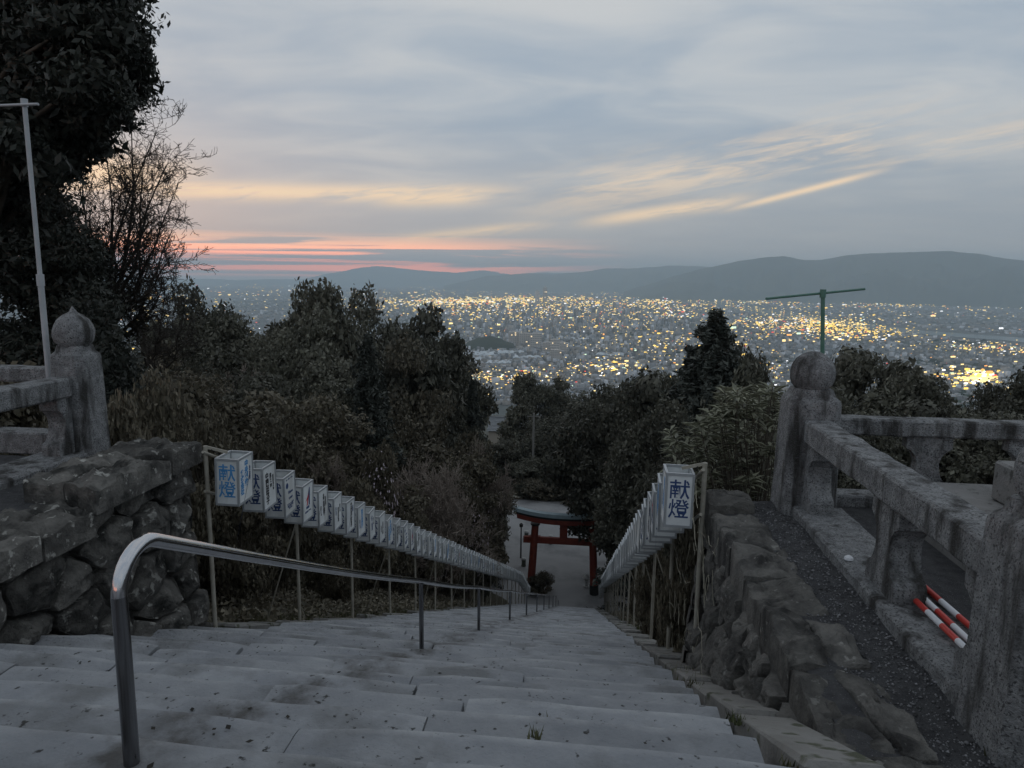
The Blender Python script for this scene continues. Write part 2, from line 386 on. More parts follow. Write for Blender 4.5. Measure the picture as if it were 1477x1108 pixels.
range_('mountain_ridge', [(640, 412), (700, 399), (760, 395), (800, 396), (840, 392), (880, 388), (930, 385), (965, 383), (1000, 384), (1060, 386), (1200, 400)], 16500, 20000, 'lower blue foothills running out from the long ridge', 4.3)
range_('mountain_ridge', [(-300, 400), (-100, 392), (150, 398), (330, 404), (440, 402), (490, 392), (520, 385), (545, 383), (575, 388), (620, 391), (660, 393), (700, 390), (740, 396), (800, 393), (860, 397), (950, 402), (1100, 405)], 23500, 28000, 'faint distant mountain with a rounded summit beneath the sunset', 8.8)

# ------------------------------------------------------------------ stone stairs
LX, RX = -3.9, .78
def build_stairs():
    st = empty('stone_stairs', (-1.55, 1.6, stair_z(56))); tag(st, 'long flight of worn grey stone steps down the hill', kind='structure')
    y = 1.15; k = 0; n_ind = 46; rest = MB(); far = MB()
    while y < 56:
        tread = .45 if y < 42 else .36
        y1 = y + tread; z = float(stair_z(y1-.02)) + .1
        xl = LX - (.45 if y < 6.9 else .10*R.random()); xr = RX + .08*R.random()
        if k < n_ind:
            # each step is a few slabs of unequal length
            cuts = [xl]; nsl = R.choice([3, 3, 4]) if k > 3 else 3
            for q in range(1, nsl): cuts.append(xl + (xr-xl)*(q + R.uniform(-.24, .24))/nsl)
            cuts.append(xr)
            for a, b in zip(cuts[:-1], cuts[1:]):
                g = R.choice([.005, .008, .012, .02, .035]); ex = .014
                dz = R.uniform(-.016, .016); dy = R.uniform(-.035, .03); tl = R.uniform(-.012, .012)
                m_ = MB(); nx = 7
                # worn slab: cross-section rounded at the nose, slightly uneven along its length
                sec = [(-.06, -.26), (tread+dy+.005, -.26), (tread+dy+.012, -.05), (tread+dy+.006, -.018), (tread+dy-.012, -.004), (tread+dy-.05, 0.0), (tread*.5, -.006), (-.06, .004)]
                vs = []
                for i in range(nx+1):
                    t = i/nx; x = a+g/2 + (b-a-g)*t; e = (.010 if i in (0, nx) else 0)
                    for (sy, sz) in sec:
                        w = mnoise.noise(Vector((x*1.7, (y+sy)*1.7, k*3.3)))
                        vs.append((x, y+sy + w*.032*(sy > .3) - e*(sy > .3), z+sz+dz + tl*(t-.5) + w*.012*(sz > -.1) - e*(sz > -.1)))
                ns = len(sec); fs = [tuple(range(ns))[::-1], tuple(nx*ns+q for q in range(ns))]
                for i in range(nx):
                    for q in range(ns): fs.append((i*ns+q, i*ns+(q+1) % ns, (i+1)*ns+(q+1) % ns, (i+1)*ns+q))
                m_.add(vs, fs); m_.build('step_slab', M_step, st)
        else:
            for a, b in ((xl, xl+(xr-xl)*R.uniform(.4, .6)),): pass
            c1 = xl+(xr-xl)*R.uniform(.25, .42); c2 = xl+(xr-xl)*R.uniform(.58, .75)
            for a, b in ((xl, c1-.008), (c1+.008, c2-.008), (c2+.008, xr)):
                dz = R.uniform(-.014, .014); dy = R.uniform(-.02, .02)
                far.bbox((a, y-.05, z-.26+dz), (b, y1+dy, z+dz), .012)
        y = y1; k += 1
    o = far.build('far_step_slabs', M_step, st); o['kind'] = 'stuff'
    # kerb of flat stones between the steps and the right-hand wall and lantern row
    yk = 1.6
    while yk < 40:
        ln = R.uniform(.75, 1.25); y1 = yk+ln
        x0, x1 = RX+.10, RX+R.uniform(.36, .42) if yk < 7 else RX+R.uniform(.42, .6)
        m_ = MB(); dz = R.uniform(-.02, .02); g = .02
        a, b = yk+g/2, y1-g/2; za, zb = float(1.488-.48*a)+.09+dz, float(1.488-.48*b)+.09+dz
        e = .02
        m_.add([(x0,a,za-.3),(x1,a,za-.3),(x1,b,zb-.3),(x0,b,zb-.3),(x0,a,za-e),(x1,a,za-e),(x1,b,zb-e),(x0,b,zb-e),(x0+e,a+e,za),(x1-e,a+e,za),(x1-e,b-e,zb),(x0+e,b-e,zb)],
               [(3,2,1,0),(0,1,5,4),(1,2,6,5),(2,3,7,6),(3,0,4,7),(4,5,9,8),(5,6,10,9),(6,7,11,10),(7,4,8,11),(8,9,10,11)])
        m_.build('kerb_stone', mat('kerb_stone', (.17, .165, .155), .85, (.24, .235, .225), 3, .5, 30, spots=(.07, .075, .05), spot_scale=6, spot_lo=.55, spot_hi=.65, objrand=.2), st); yk = y1
    # thin edge stones on the lantern side
    yk = 7.2
    while yk < 30:
        ln = R.uniform(.5, 1.2); b = yk+ln; m_ = MB(); x1 = LX-.13; x0 = x1-R.uniform(.18, .34); dz = R.uniform(-.05, .03)
        za, zb = float(1.488-.48*yk)+.09+dz, float(1.488-.48*b)+.09+dz; e = .02; a = yk+.02
        m_.add([(x0,a,za-.3),(x1,a,za-.3),(x1,b,zb-.3),(x0,b,zb-.3),(x0,a,za-e),(x1,a,za-e),(x1,b,zb-e),(x0,b,zb-e),(x0+e,a+e,za),(x1-e,a+e,za),(x1-e,b-e,zb),(x0+e,b-e,zb)],
               [(3,2,1,0),(0,1,5,4),(1,2,6,5),(2,3,7,6),(3,0,4,7),(4,5,9,8),(5,6,10,9),(6,7,11,10),(7,4,8,11),(8,9,10,11)])
        m_.build('edge_stone', MATS['kerb_stone'], st); yk = b
    # landing behind the viewer
    MB().bbox((-4.4, -3, .3), (.9, 1.14, 1.036), .01).build('landing_slab', M_step, st)
    # courtyard at the foot
    mb = MB(); mb.add([(-16, 55.6, -27.02), (13, 55.6, -27.02), (14, 89, -27.02), (-18, 89, -27.02)], [(0, 1, 2, 3)])
    tag(mb.build('courtyard', M_pave), 'wide grey paved court at the foot of the stairs', kind='structure')
build_stairs()

# ------------------------------------------------------------------ rubble walls: one stone per Voronoi cell
def clip_poly(poly, n, d):
    out = []
    for i in range(len(poly)):
        a, b = poly[i], poly[(i+1) % len(poly)]; da, db = a@n-d, b@n-d
        if da <= 0: out.append(a)
        if (da < 0) != (db < 0) and abs(da-db) > 1e-12: out.append(a+(b-a)*(da/(da-db)))
    return out
def voronoi(pts, bound, aniso=(1, 1)):
    pts = np.array(pts)*np.array(aniso); cells = []
    B = [np.array(p)*np.array(aniso) for p in bound]
    for i, p in enumerate(pts):
        poly = B
        for j in np.argsort(((pts-p)**2).sum(1))[1:22]:
            q = pts[j]; n = q-p; poly = clip_poly(poly, n, ((p+q)/2)@n)
            if len(poly) < 3: break
        cells.append([c/np.array(aniso) for c in poly] if len(poly) >= 3 else None)
    return cells
def stone_mesh(poly, gap, depth, bulge, place, seed, name, m, parent, face_rough=.03, tilt=1.0):
    """poly in wall (u,v); place(u,v,h) -> world, h is outward"""
    P = np.array(poly); c = P.mean(0)
    # resample outline
    pts = []
    for i in range(len(P)):
        a, b = P[i], P[(i+1) % len(P)]; L_ = np.linalg.norm(b-a); k = max(1, int(L_/.065))
        for t in range(k): pts.append(a+(b-a)*t/k)
    pts = np.array(pts)
    pts = .84*pts + .08*np.roll(pts, 1, 0) + .08*np.roll(pts, -1, 0)
    d = pts-c; L_ = np.linalg.norm(d, axis=1, keepdims=True)
    jag = np.array([[mnoise.noise(Vector((q[0]*9+seed, q[1]*9, seed)))*.022] for q in pts])
    pts = c + d*np.clip((L_-gap-.004+jag*.7)/L_, .3, 1)
    n = len(pts)
    rings = [(1.0, -depth), (1.0, -.03), (.99, bulge*.55), (.955, bulge*.85), (.88, bulge*.96), (.78, bulge), (.66, bulge), (.54, bulge), (.42, bulge), (.3, bulge), (.16, bulge)]
    v = []
    # the broken face: a few tilted planes plus roughness
    planes = [(R.uniform(-.5, .5)*tilt, R.uniform(-.5, .5)*tilt, R.uniform(0, .07)*tilt) for _ in range(5)]
    for s_, h in rings:
        for q in pts:
            w = c+(q-c)*s_; du, dv = w[0]-c[0], w[1]-c[1]
            nz = mnoise.fractal(Vector((w[0]*6+seed, w[1]*6, seed*1.7)), .8, 2.1, 6)
            pl = min(a_*du + b_*dv + c_ for a_, b_, c_ in planes)
            hh = h + (nz*face_rough + max(min(pl, .06), -.09))*(h > 0)*(1 if s_ < .97 else .5) + nz*.006
            v.append(place(w[0]+nz*.008, w[1]+nz*.006, hh))
    v.append(place(c[0], c[1], bulge+min(q[2] for q in planes)+face_rough*mnoise.fractal(Vector((c[0]*5+seed, c[1]*5, seed*1.7)), 1.0, 2.0, 5))); fs = []
    for r in range(len(rings)-1):
        for i in range(n): a, b = r*n+i, r*n+(i+1) % n; fs.append((a, b, b+n, a+n))
    o = (len(rings)-1)*n
    for i in range(n): fs.append((o+i, o+(i+1) % n, len(v)-1))
    mb_ = MB().add(v, fs); ob = mb_.build(name, m, parent, smooth_=True); ob.data.set_sharp_from_angle(angle=math.radians(24))
    return ob
def poisson(u0, u1, v0f, v1f, r, n=4000, squash=1.0, seed=1):
    rr = random.Random(seed); pts = []
    for _ in range(n):
        u = rr.uniform(u0, u1); v = rr.uniform(v0f(u), v1f(u)); ru = r*rr.uniform(.62, 1.25)
        if all(((u-a)*squash)**2 + (v-b)**2 > ru*ru for a, b in pts): pts.append((u, v))
    return pts
def build_left_wall():
    X0 = -4.28
    base = lambda u: float(stair_z(u)) - .15
    topz = lambda u: .36 if u > 5.9 else .16 - .03*(5.9-u)
    w = empty('rubble_wall', (X0-.4, 5, 0)); tag(w, 'dark mossy rubble wall of boulders under the balustrade with the tall pale pole', 'stone wall')
    place = lambda u, v, h: (X0 - .10*(v+2)/2.3 + h, u, v)
    pts = poisson(1.8, 7.0, lambda u: base(u), lambda u: topz(u), .43, 6000, .62, 8)
    bound = [(1.7, base(1.7)), (1.7, topz(1.7)), (5.88, topz(5.8)), (5.92, topz(5.95)), (7.0, topz(7)), (7.0, base(7.0)), ]
    bound = [(1.7, base(1.7)), (7.02, base(7.02)), (7.02, .32), (5.75, .28), (5.6, .14), (1.7, .04)]
    for i, c in enumerate(voronoi(pts, bound, (.72, 1))):
        if c: stone_mesh(c, .018, .3, R.uniform(.06, .12), place, i*3.7, 'boulder', M_rub, w, .04)
    # end face (towards the valley)
    place2 = lambda u, v, h: (u, 7.0 + h*.5, v)
    pts = poisson(-5.6, -4.35, lambda u: -2.3, lambda u: .25, .42, 1500, .8, 9)
    for i, c in enumerate(voronoi(pts, [(-5.7, -2.4), (-4.32, -2.4), (-4.38, .25), (-5.7, .25)])):
        if c: stone_mesh(c, .012, .2, .08, place2, 60+i*2.1, 'boulder', M_rub, w)
    # cap stones laid flat along the top
    cap_course(w, [(1.6, -4.95), (7.06, -5.0), (7.06, -4.2), (1.6, -4.22)], .95, lambda y: .12+.025*(y-1.6) + (.15 if y > 5.6 else 0), M_rub, 21, .06, .2)
    MB().box((-5.9, 1.5, -2.6), (X0-.16, 6.94, .02)).build('wall_core', M_core, w)
def cap_course(w, bound, step, ztop, m, seed, rough, dep=.3):
    """irregular flat blocks: cells in plan, bound given as (y, x)"""
    rr = random.Random(seed); y0, y1 = bound[0][0], bound[1][0]; xa, xb = min(q[1] for q in bound), max(q[1] for q in bound); pts = []; y = y0+step*.4
    while y < y1:
        if rr.random() < .3: pts += [(y+rr.uniform(-.1, .1), xa+(xb-xa)*.25), (y+rr.uniform(-.1, .1), xa+(xb-xa)*.78)]
        else: pts.append((y, (xa+xb)/2+rr.uniform(-.1, .1)*(xb-xa)))
        y += step*rr.uniform(.65, 1.25)
    for i, c in enumerate(voronoi(pts, bound)):
        if not c: continue
        zt = ztop(pts[i][0]) + rr.uniform(-.02, .03)
        stone_mesh(c, .006, dep, .06, lambda u, v, h, zt=zt: (v, u, zt-.06+h), seed*7+i*2.3, 'cap_stone', m, w, rough, .35)
def build_right_wall():
    w = empty('rubble_wall', (1.4, 5, 0)); tag(w, 'grey rubble wall below the balustrade with striped poles', 'stone wall')
    base = lambda u: float(1.488-.48*u) - .1
    place = lambda u, v, h: (1.12 + .26*(v - base(u))/(0-base(u)+.8) - h, u, v)
    m = mat('rubble_stone_grey', (.085, .082, .078), .9, (.175, .168, .155), 6, 1.0, 22, spots=(.24, .235, .22), spot_scale=14, spot_lo=.63, spot_hi=.70, stains=(.035, .034, .033), stain_scale=3, stain_stretch=(1, 1, .5), objrand=.22, detail=9)
    MATS['wall_grey'] = m
    pts = poisson(1.4, 6.9, base, lambda u: -.12, .46, 6000, 1.2, 15)
    for i, c in enumerate(voronoi(pts, [(1.3, base(1.3)), (6.98, base(6.98)), (6.98, -.16), (3.2, -.18), (3.1, -.2), (1.3, base(1.3)+.02)], (1.45, 1))):
        if c: stone_mesh(c, .010, .3, R.uniform(.03, .07), place, 100+i*3.1, 'boulder', m, w, .05)
    place2 = lambda u, v, h: (u, 6.98 + h*.5, v)
    pts = poisson(1.1, 2.4, lambda u: -2.0, lambda u: -.1, .42, 1500, .8, 19)
    for i, c in enumerate(voronoi(pts, [(1.02, -2.1), (2.5, -2.1), (2.5, -.06), (1.22, -.06)])):
        if c: stone_mesh(c, .012, .2, .07, place2, 160+i*2.1, 'boulder', m, w)
    cap_course(w, [(2.5, 1.20), (7.05, 1.19), (7.05, 1.62), (2.5, 1.7)], .62, lambda y: .045+.08*(y > 6.4), m, 33, .05)
    cap_course(w, [(1.2, 1.12), (2.5, 1.19), (2.5, 1.95), (1.2, 1.9)], 1.3, lambda y: .09, m, 35, .04, .7)
    # walkway of dark gravel between cap stones and balustrade
    nx, ny = 10, 60; vs = []; fs = []
    for j in range(ny+1):
        for i in range(nx+1):
            x = 1.30+.72*i/nx; yy = 1.4+5.6*j/ny; vs.append((x, yy, .0 - .10*max(0, 2.6-yy) + .035*mnoise.fractal(Vector((x*2, yy*2, 4)), 1, 2, 3) - .02*(i == 0)))
    for j in range(ny):
        for i in range(nx): a = j*(nx+1)+i; fs.append((a, a+1, a+nx+2, a+nx+1))
    o = MB().add(vs, fs).build('gravel_walk', M_wtop, None, smooth_=True); tag(o, 'dark gravel strip on top of the grey rubble wall', kind='structure')
    MB().box((1.42, 1.3, -2.2), (2.5, 6.92, -.12)).build('wall_core', M_core, w)
build_left_wall(); build_right_wall()
# ------------------------------------------------------------------ balustrades
def pillar(loc, name_label, tip=True, w=.5, hb=1.10):
    t = empty('stone_pillar', loc); tag(t, name_label, 'stone pillar')
    h = w/2; ch = .07
    ring = [(-h+ch, -h), (h-ch, -h), (h, -h+ch), (h, h-ch), (h-ch, h), (-h+ch, h), (-h, h-ch), (-h, -h+ch)]
    mb = MB(); vs = []
    lv = [(1.04, -.4), (1.04, 0), (1.0, .25), (.97, .7), (.93, hb-.03), (.90, hb), (.74, hb+.035), (.66, hb+.10)]
    for s_, z in lv:
        for x, y in ring: vs.append((loc[0]+x*s_, loc[1]+y*s_, loc[2]+z))
    fs = []
    for i in range(len(lv)-1):
        for k in range(8): a, b = i*8+k, i*8+(k+1) % 8; fs.append((a, b, b+8, a+8))
    fs.append(tuple(range(8))[::-1]); fs.append(tuple((len(lv)-1)*8+k for k in range(8)))
    mb.add(vs, fs); mb.build('shaft', M_bal, t)
    r = .20; z0 = hb+.08
    pr = [(.15, 0), (.155, .03), (.185, .06), (r, .12), (r*1.02, .18), (r*.95, .24), (r*.78, .30), (r*.5, .345)] + ([(r*.22, .375), (r*.08, .42), (.004, .44)] if tip else [(r*.25, .365), (.01, .372)])
    k = MB().lathe((loc[0], loc[1], loc[2]+z0), pr, 24); v = np.array(k.v)
    for i, q in enumerate(v):
        n = mnoise.fractal(Vector(q*7), 1, 2, 3)*.008; v[i] = q+np.array([n, n, n*.5])
    k.v = [tuple(q) for q in v]; k.build('knob', M_bal, t, smooth_=True)
    return t
def baluster_profile(mb, cx, cy, z0, z1, along, wmax=.47, th=.21, half=0):
    """hour-glass board; along = 'y' or 'x'; half = +1/-1 keeps one side only"""
    H = z1-z0
    pr = [(.50, 0), (.50, .17), (.46, .22), (.34, .27), (.28, .34), (.235, .45), (.22, .56), (.26, .67), (.36, .76), (.46, .80), (.46, 1.0)]
    L_ = [((-w if half <= 0 else 0)*wmax, z0+z*H) for w, z in pr]; Rr = [((w if half >= 0 else 0)*wmax, z0+z*H) for w, z in pr]
    out = L_[::1] + Rr[::-1]
    n = len(out); vs = []
    for s_ in (-th/2, th/2):
        for a, z in out: vs.append((cx+s_, cy+a, z) if along == 'y' else (cx+a, cy+s_, z))
    m = len(pr); fs = []
    for i in range(m-1): fs += [(i, i+1, n-2-i, n-1-i), (n+i, 2*n-1-i, 2*n-2-i, n+i+1)]
    for i in range(n): fs.append((i, n+i, n+(i+1) % n, (i+1) % n))
    return mb.add(vs, fs)
def rough_bar(a, b, name, m, parent, seg=14, amp=.008):
    """stone bar along its longest axis with slightly worn faces"""
    a, b = np.array(a, float), np.array(b, float); ax = int(np.argmax(b-a)); o1, o2 = [i for i in range(3) if i != ax]
    ch = .018; sec = [(a[o1]+ch, a[o2]), (b[o1]-ch, a[o2]), (b[o1], a[o2]+ch), (b[o1], b[o2]-ch), (b[o1]-ch, b[o2]), (a[o1]+ch, b[o2]), (a[o1], b[o2]-ch), (a[o1], a[o2]+ch)]
    vs = []
    for i in range(seg+1):
        t = a[ax]+(b[ax]-a[ax])*i/seg
        for p, q in sec:
            v = np.zeros(3); v[ax] = t; n = mnoise.fractal(Vector((t*5, p*9, q*9)), 1, 2, 3)*amp; v[o1] = p+n; v[o2] = q+n; vs.append(v)
    fs = [tuple(range(8)), tuple(seg*8+k for k in range(8))[::-1]]
    for i in range(seg):
        for k in range(8): fs.append((i*8+k, i*8+8+k, i*8+8+(k+1) % 8, i*8+(k+1) % 8))
    return MB().add(vs, fs).build(name, m, parent)
PX = 2.14
pillar((PX, 6.87, 0), 'weathered stone pillar with rounded knob where the green pole stands', tip=False)
pillar((PX+.05, 3.33, 0), 'dark weathered stone pillar beside the red and white poles')
bal = empty('stone_balustrade', (PX, 5.1, 0)); tag(bal, 'weathered stone balustrade with hourglass balusters above the gravel strip', 'balustrade')
rough_bar((PX-.12, 3.58, .72), (PX+.13, 6.60, .93), 'top_rail', M_bal, bal, 24)
rough_bar((PX-.17, 3.59, -.12), (PX+.30, 6.62, .095), 'sill', M_bal, bal, 24)
for yy, hf in ((6.44, -1), (4.83, 0), (3.72, 1)):
    mb = MB(); baluster_profile(mb, PX+.02, yy + (.17 if hf < 0 else -.14 if hf > 0 else 0), .088, .725, 'y', half=hf); mb.build('baluster', M_bal, bal)
b2 = empty('stone_balustrade', (5, 7.2, 0)); tag(b2, 'stone balustrade running off from the green pole across the terrace front', 'balustrade')
rough_bar((2.42, 7.10, .70), (9.5, 7.32, .87), 'top_rail', M_bal, b2, 30)
rough_bar((2.42, 7.08, -.15), (9.5, 7.36, .08), 'sill', M_bal, b2, 30)
for q in range(7): mb = MB(); baluster_profile(mb, 3.4+q*.95, 7.21, .072, .706, 'x', th=.12); mb.build('baluster', M_bal, b2)
# blocks on the terrace behind the right-hand balustrade
M_blkst = mat('block_stone', (.19, .185, .18), .85, (.26, .255, .25), 4, .5, 40, spots=(.09, .09, .085), spot_scale=12, spot_lo=.58, spot_hi=.68)
o = MB().bbox((3.0, 4.2, -.06), (4.9, 6.95, .30), .02).build('stone_plinth', M_blkst); tag(o, 'broad low stone plinth behind the balustrade with striped poles', 'plinth')
o = MB().bbox((3.62, 4.6, .302), (4.9, 6.45, .66), .02).build('stone_block', M_blkst); tag(o, 'square stone block resting on the broad low plinth', 'stone block')
# left terrace
pillar((-5.6, 7.0, .2), 'stained stone pillar with pointed knob beside the tall pale pole', w=.43, hb=1.12)
bl = empty('stone_balustrade', (-5.8, 5.5, .2)); tag(bl, 'stained stone balustrade on top of the dark rubble wall', 'balustrade')
rough_bar((-5.76, 2.0, .88), (-5.50, 6.78, 1.09), 'top_rail', M_bal, bl, 30)
rough_bar((-5.9, 2.0, .0), (-5.38, 6.78, .27), 'sill', M_bal, bl, 30)
for yy, hf in ((6.56, -1), (5.2, 0), (3.9, 0), (2.6, 0)):
    mb = MB(); baluster_profile(mb, -5.63, yy+(.22 if hf < 0 else 0), .262, .885, 'y', .42, half=hf); mb.build('baluster', M_bal, bl)
bl2 = empty('stone_balustrade', (-8, 7.3, .2)); tag(bl2, 'stone balustrade behind the pillar with pointed knob, below the evergreen', 'balustrade')
rough_bar((-12, 7.22, .95), (-6.06, 7.42, 1.12), 'top_rail', M_bal, bl2, 30)
rough_bar((-12, 7.18, .1), (-6.06, 7.46, .36), 'sill', M_bal, bl2, 30)
for q in range(5): mb = MB(); baluster_profile(mb, -7.2-q*1.1, 7.32, .352, .956, 'x', th=.12); mb.build('baluster', M_bal, bl2)
# ledge of earth between left balustrade and wall cap
vs = []; fs = []
for j in range(31):
    for i in range(7):
        x = -5.55+.75*i/6; y = 1.5+5.4*j/30; vs.append((x, y, .20-.02*i/6 + .03*mnoise.fractal(Vector((x*3, y*3, 8)), 1, 2, 3) - (.10 if y < 5 else .02)*i/6))
for j in range(30):
    for i in range(6): a = j*7+i; fs.append((a, a+1, a+8, a+7))
tag(MB().add(vs, fs).build('ledge', M_wtop, smooth_=True), 'dark earth ledge on top of the boulder wall', kind='structure')

for nm, x0, x1, z in (('terrace', 2.44, 14, -.035), ('terrace', -16, -6.06, .115)):
    tag(MB().add([(x0, -8, z), (x1, -8, z), (x1, 7.08, z), (x0, 7.08, z)], [(0, 1, 2, 3)]).build(nm, M_wtop), 'dark gravel terrace behind the balustrade', kind='structure')
# T-shaped poles
M_poleL = mat('pole_pale_metal', (.42, .44, .46), .5, (.33, .35, .37), 4)
M_poleG = mat('pole_green_metal', (.07, .17, .13), .55, (.10, .20, .16), 6)
def tpole(p0, p1, c0, c1, m, lab, r0=.032):
    t = empty('flag_pole', p0); tag(t, lab, 'pole'); p0, p1 = np.array(p0), np.array(p1)
    MB().tube([p0, p0+(p1-p0)*.5], r0, 10).build('lower_tube', m, t, smooth_=True)
    MB().tube([p0+(p1-p0)*.48, p1], r0*.75, 10).build('upper_tube', m, t, smooth_=True)
    MB().tube([p0+(p1-p0)*.475, p0+(p1-p0)*.51], r0*1.25, 10).build('collar', m, t, smooth_=True)
    MB().tube([p1+(0, 0, -.05), p1+(0, 0, .03)], r0*1.1, 10).build('cap', m, t, smooth_=True)
    MB().tube([c0, c1], r0*.45, 8).build('crossbar', m, t, smooth_=True)
pb, pt = atY(70, 530, 7.1), atY(35, 147, 7.1); tpole((pb[0], 7.1, .3), (pt[0], 7.1, pt[2]), (pt[0]-.62, 7.25, pt[2]+.0), (pt[0]+.24, 7.0, pt[2]-.05), M_poleL, 'tall pale metal pole with crossbar beside the pointed stone knob')
pb, pt = atY(1191, 605, 7.13), atY(1187, 422, 7.13); tpole((pb[0]+.02, 7.13, 0), (pt[0], 7.13, pt[2]), tuple(atY(1105, 431, 6.85)), tuple(atY(1247, 417, 7.4)), M_poleG, 'thin green metal pole with crossbar behind the rounded stone knob', .026)

# red and white poles lying on the sill
M_pw = mat('pole_white', (.62, .63, .66), .4); M_pr = mat('pole_red', (.48, .05, .04), .4)
for i, (pa, pb_, lab) in enumerate((((2.20, 4.80, .125), (2.215, 3.72, .125), 'red and white striped pole lying closest to the gravel strip'),
                                ((2.275, 4.86, .12), (2.29, 3.70, .12), 'red and white striped pole lying between two others'),
                                ((2.36, 5.05, .12), (2.40, 3.78, .12), 'red and white striped pole lying a little apart from two others'))):
    t = empty('striped_pole', pa); tag(t, lab, 'pole', 'striped poles on the balustrade sill')
    pa, pb_ = np.array(pa), np.array(pb_); n = 6
    for k in range(n):
        MB().tube([pa+(pb_-pa)*k/n, pa+(pb_-pa)*(k+1)/n], .0195 if k % 2 else .0197, 12).build('red_band' if (k+i) % 2 else 'white_band', M_pr if (k+i) % 2 else M_pw, t, smooth_=True)
# small white scrap on the sill
o = MB().lathe((2.03, 5.32, .092), [(.02, 0), (.036, .012), (.03, .03), (.012, .042)], 9).build('paper_scrap', M_pw); tag(o, 'small crumpled white scrap lying on the balustrade sill', 'litter')

# ------------------------------------------------------------------ handrail
def build_handrail():
    X = -1.56; h = .77
    ys = [1.9, 6.27, 9.9, 14.3, 18.7, 23.1, 27.5, 31.9, 36.3, 40.5, 44.5, 48.5, 52.5]
    t = empty('handrail', (X, ys[0], float(stair_z(ys[0])))); tag(t, 'stainless steel handrail with rounded end running down the middle of the stairs', 'handrail')
    top = lambda y: float(stair_z(y)) + h + .02
    y0 = ys[0]; zb = float(stair_z(y0))
    X0 = X+.12; rb = .13; zc = top(y0)-rb-.035; sl = math.atan(.43)
    MB().tube([(X0, y0, zb-.2), (X0, y0, zb+.3), (X0, y0, zc)], .0245, 16)  .build('end_post', M_steeld, t, smooth_=True)
    rail = []
    bend = [(X0, y0+rb*(1-math.cos(a)), zc-.005+rb*math.sin(a)) for a in np.linspace(0, math.pi/2+sl, 12)]
    for y in ys[1:]: rail.append((X+R.uniform(-.012, .012), y, top(y)))
    fine = []
    rail = [bend[-1]] + rail; fine = bend[:-1]
    for a, b in zip(rail[:-1], rail[1:]):
        for k in range(6): q = k/6; fine.append((a[0]+(b[0]-a[0])*q, a[1]+(b[1]-a[1])*q, a[2]+(b[2]-a[2])*q - .018*math.sin(math.pi*q)))
    fine.append(rail[-1])
    MB().tube(fine, .0245, 16).build('rail', M_steel, t, smooth_=True)
    for y in ys[1:]:
        z = float(stair_z(y)); MB().tube([(X, y, z-.25), (X, y, top(y)-.02)], .0235, 12).build('post', M_steeld, t, smooth_=True)
build_handrail()

# ------------------------------------------------------------------ lanterns
def text_mesh(txt, size, m, bold=.0, lead=1.0):
    cu = bpy.data.curves.new('lettering', 'FONT'); cu.body = txt; cu.size = size; cu.align_x = 'CENTER'; cu.align_y = 'CENTER'
    cu.offset = bold; cu.extrude = .0006; cu.space_line = lead; cu.resolution_u = 2
    o = bpy.data.objects.new('lettering', cu); C.objects.link(o)
    dg = bpy.context.evaluated_depsgraph_get(); dg.update()
    me = bpy.data.meshes.new_from_object(o.evaluated_get(dg)); me.name = 'lettering'
    bpy.data.objects.remove(o); bpy.data.curves.remove(cu)
    me.materials.clear(); me.materials.append(m); return me
LW, LD, LH = .27, .36, .53          # lantern width, depth (down the stairs), height
def lantern_frame():
    mb = MB(); t = .022; w, d, h = LW/2, LD/2, LH
    for sx in (-1, 1):
        for sy in (-1, 1): mb.box((sx*w-t*(sx > 0), sy*d-t*(sy > 0), 0), (sx*w+t*(sx < 0), sy*d+t*(sy < 0), h))
    for z in (0, h-t):
        for s_ in (-1, 1):
            y = s_*d; mb.box((-w+t, y-t*(s_ > 0)+.001*s_, z+.0), (w-t, y+t*(s_ < 0)-.001*s_, z+t*1.1))
            x = s_*w; mb.box((x-t*(s_ > 0)+.001*s_, -d+t, z), (x+t*(s_ < 0)-.001*s_, d-t, z+t*1.1))
    return mb.mesh('frame', M_alu)
def panel_me(nx, ny):
    mb = MB(); w, d = LW/2-.021, LD/2-.021
    if ny: mb.box((-w, -.004, .02), (w, .004, LH-.02))
    else: mb.box((-.004, -d, .02), (.004, d, LH-.02))
    return mb.mesh('panel', M_pan)
ME_F = lantern_frame(); ME_PF = panel_me(0, 1); ME_PS = panel_me(1, 0)
_k = MB(); _k.box((-LW/2+.02, -LD/2+.02, .015), (LW/2-.02, LD/2-.02, .021)); ME_BOT = _k.mesh('floor_panel', M_pan)
_k = MB(); _k.lathe((0, 0, .02), [(.02, 0), (.02, .06), (.033, .09), (.035, .12), (.02, .15), (.004, .155)], 10); ME_BULB = _k.mesh('bulb', M_pan, smooth_=True)
ME_KEN = {c: text_mesh('献\n燈', .2, m_, .0016, .95) for c, m_ in (('blue', M_blue), ('navy', M_navy))}
def circ_mesh(parts, m):  # flat emblem from outlines
    mb = MB()
    for poly in parts: mb.add([(a, b, 0) for a, b in poly] + [(a, b, .0008) for a, b in poly], [tuple(range(len(poly), 2*len(poly)))])
    return mb.mesh('emblem', m)
circle = lambda cx, cy, r, n=18: [(cx+r*math.cos(2*math.pi*k/n), cy+r*math.sin(2*math.pi*k/n)) for k in range(n)]
V = lambda s: '\n'.join(s)
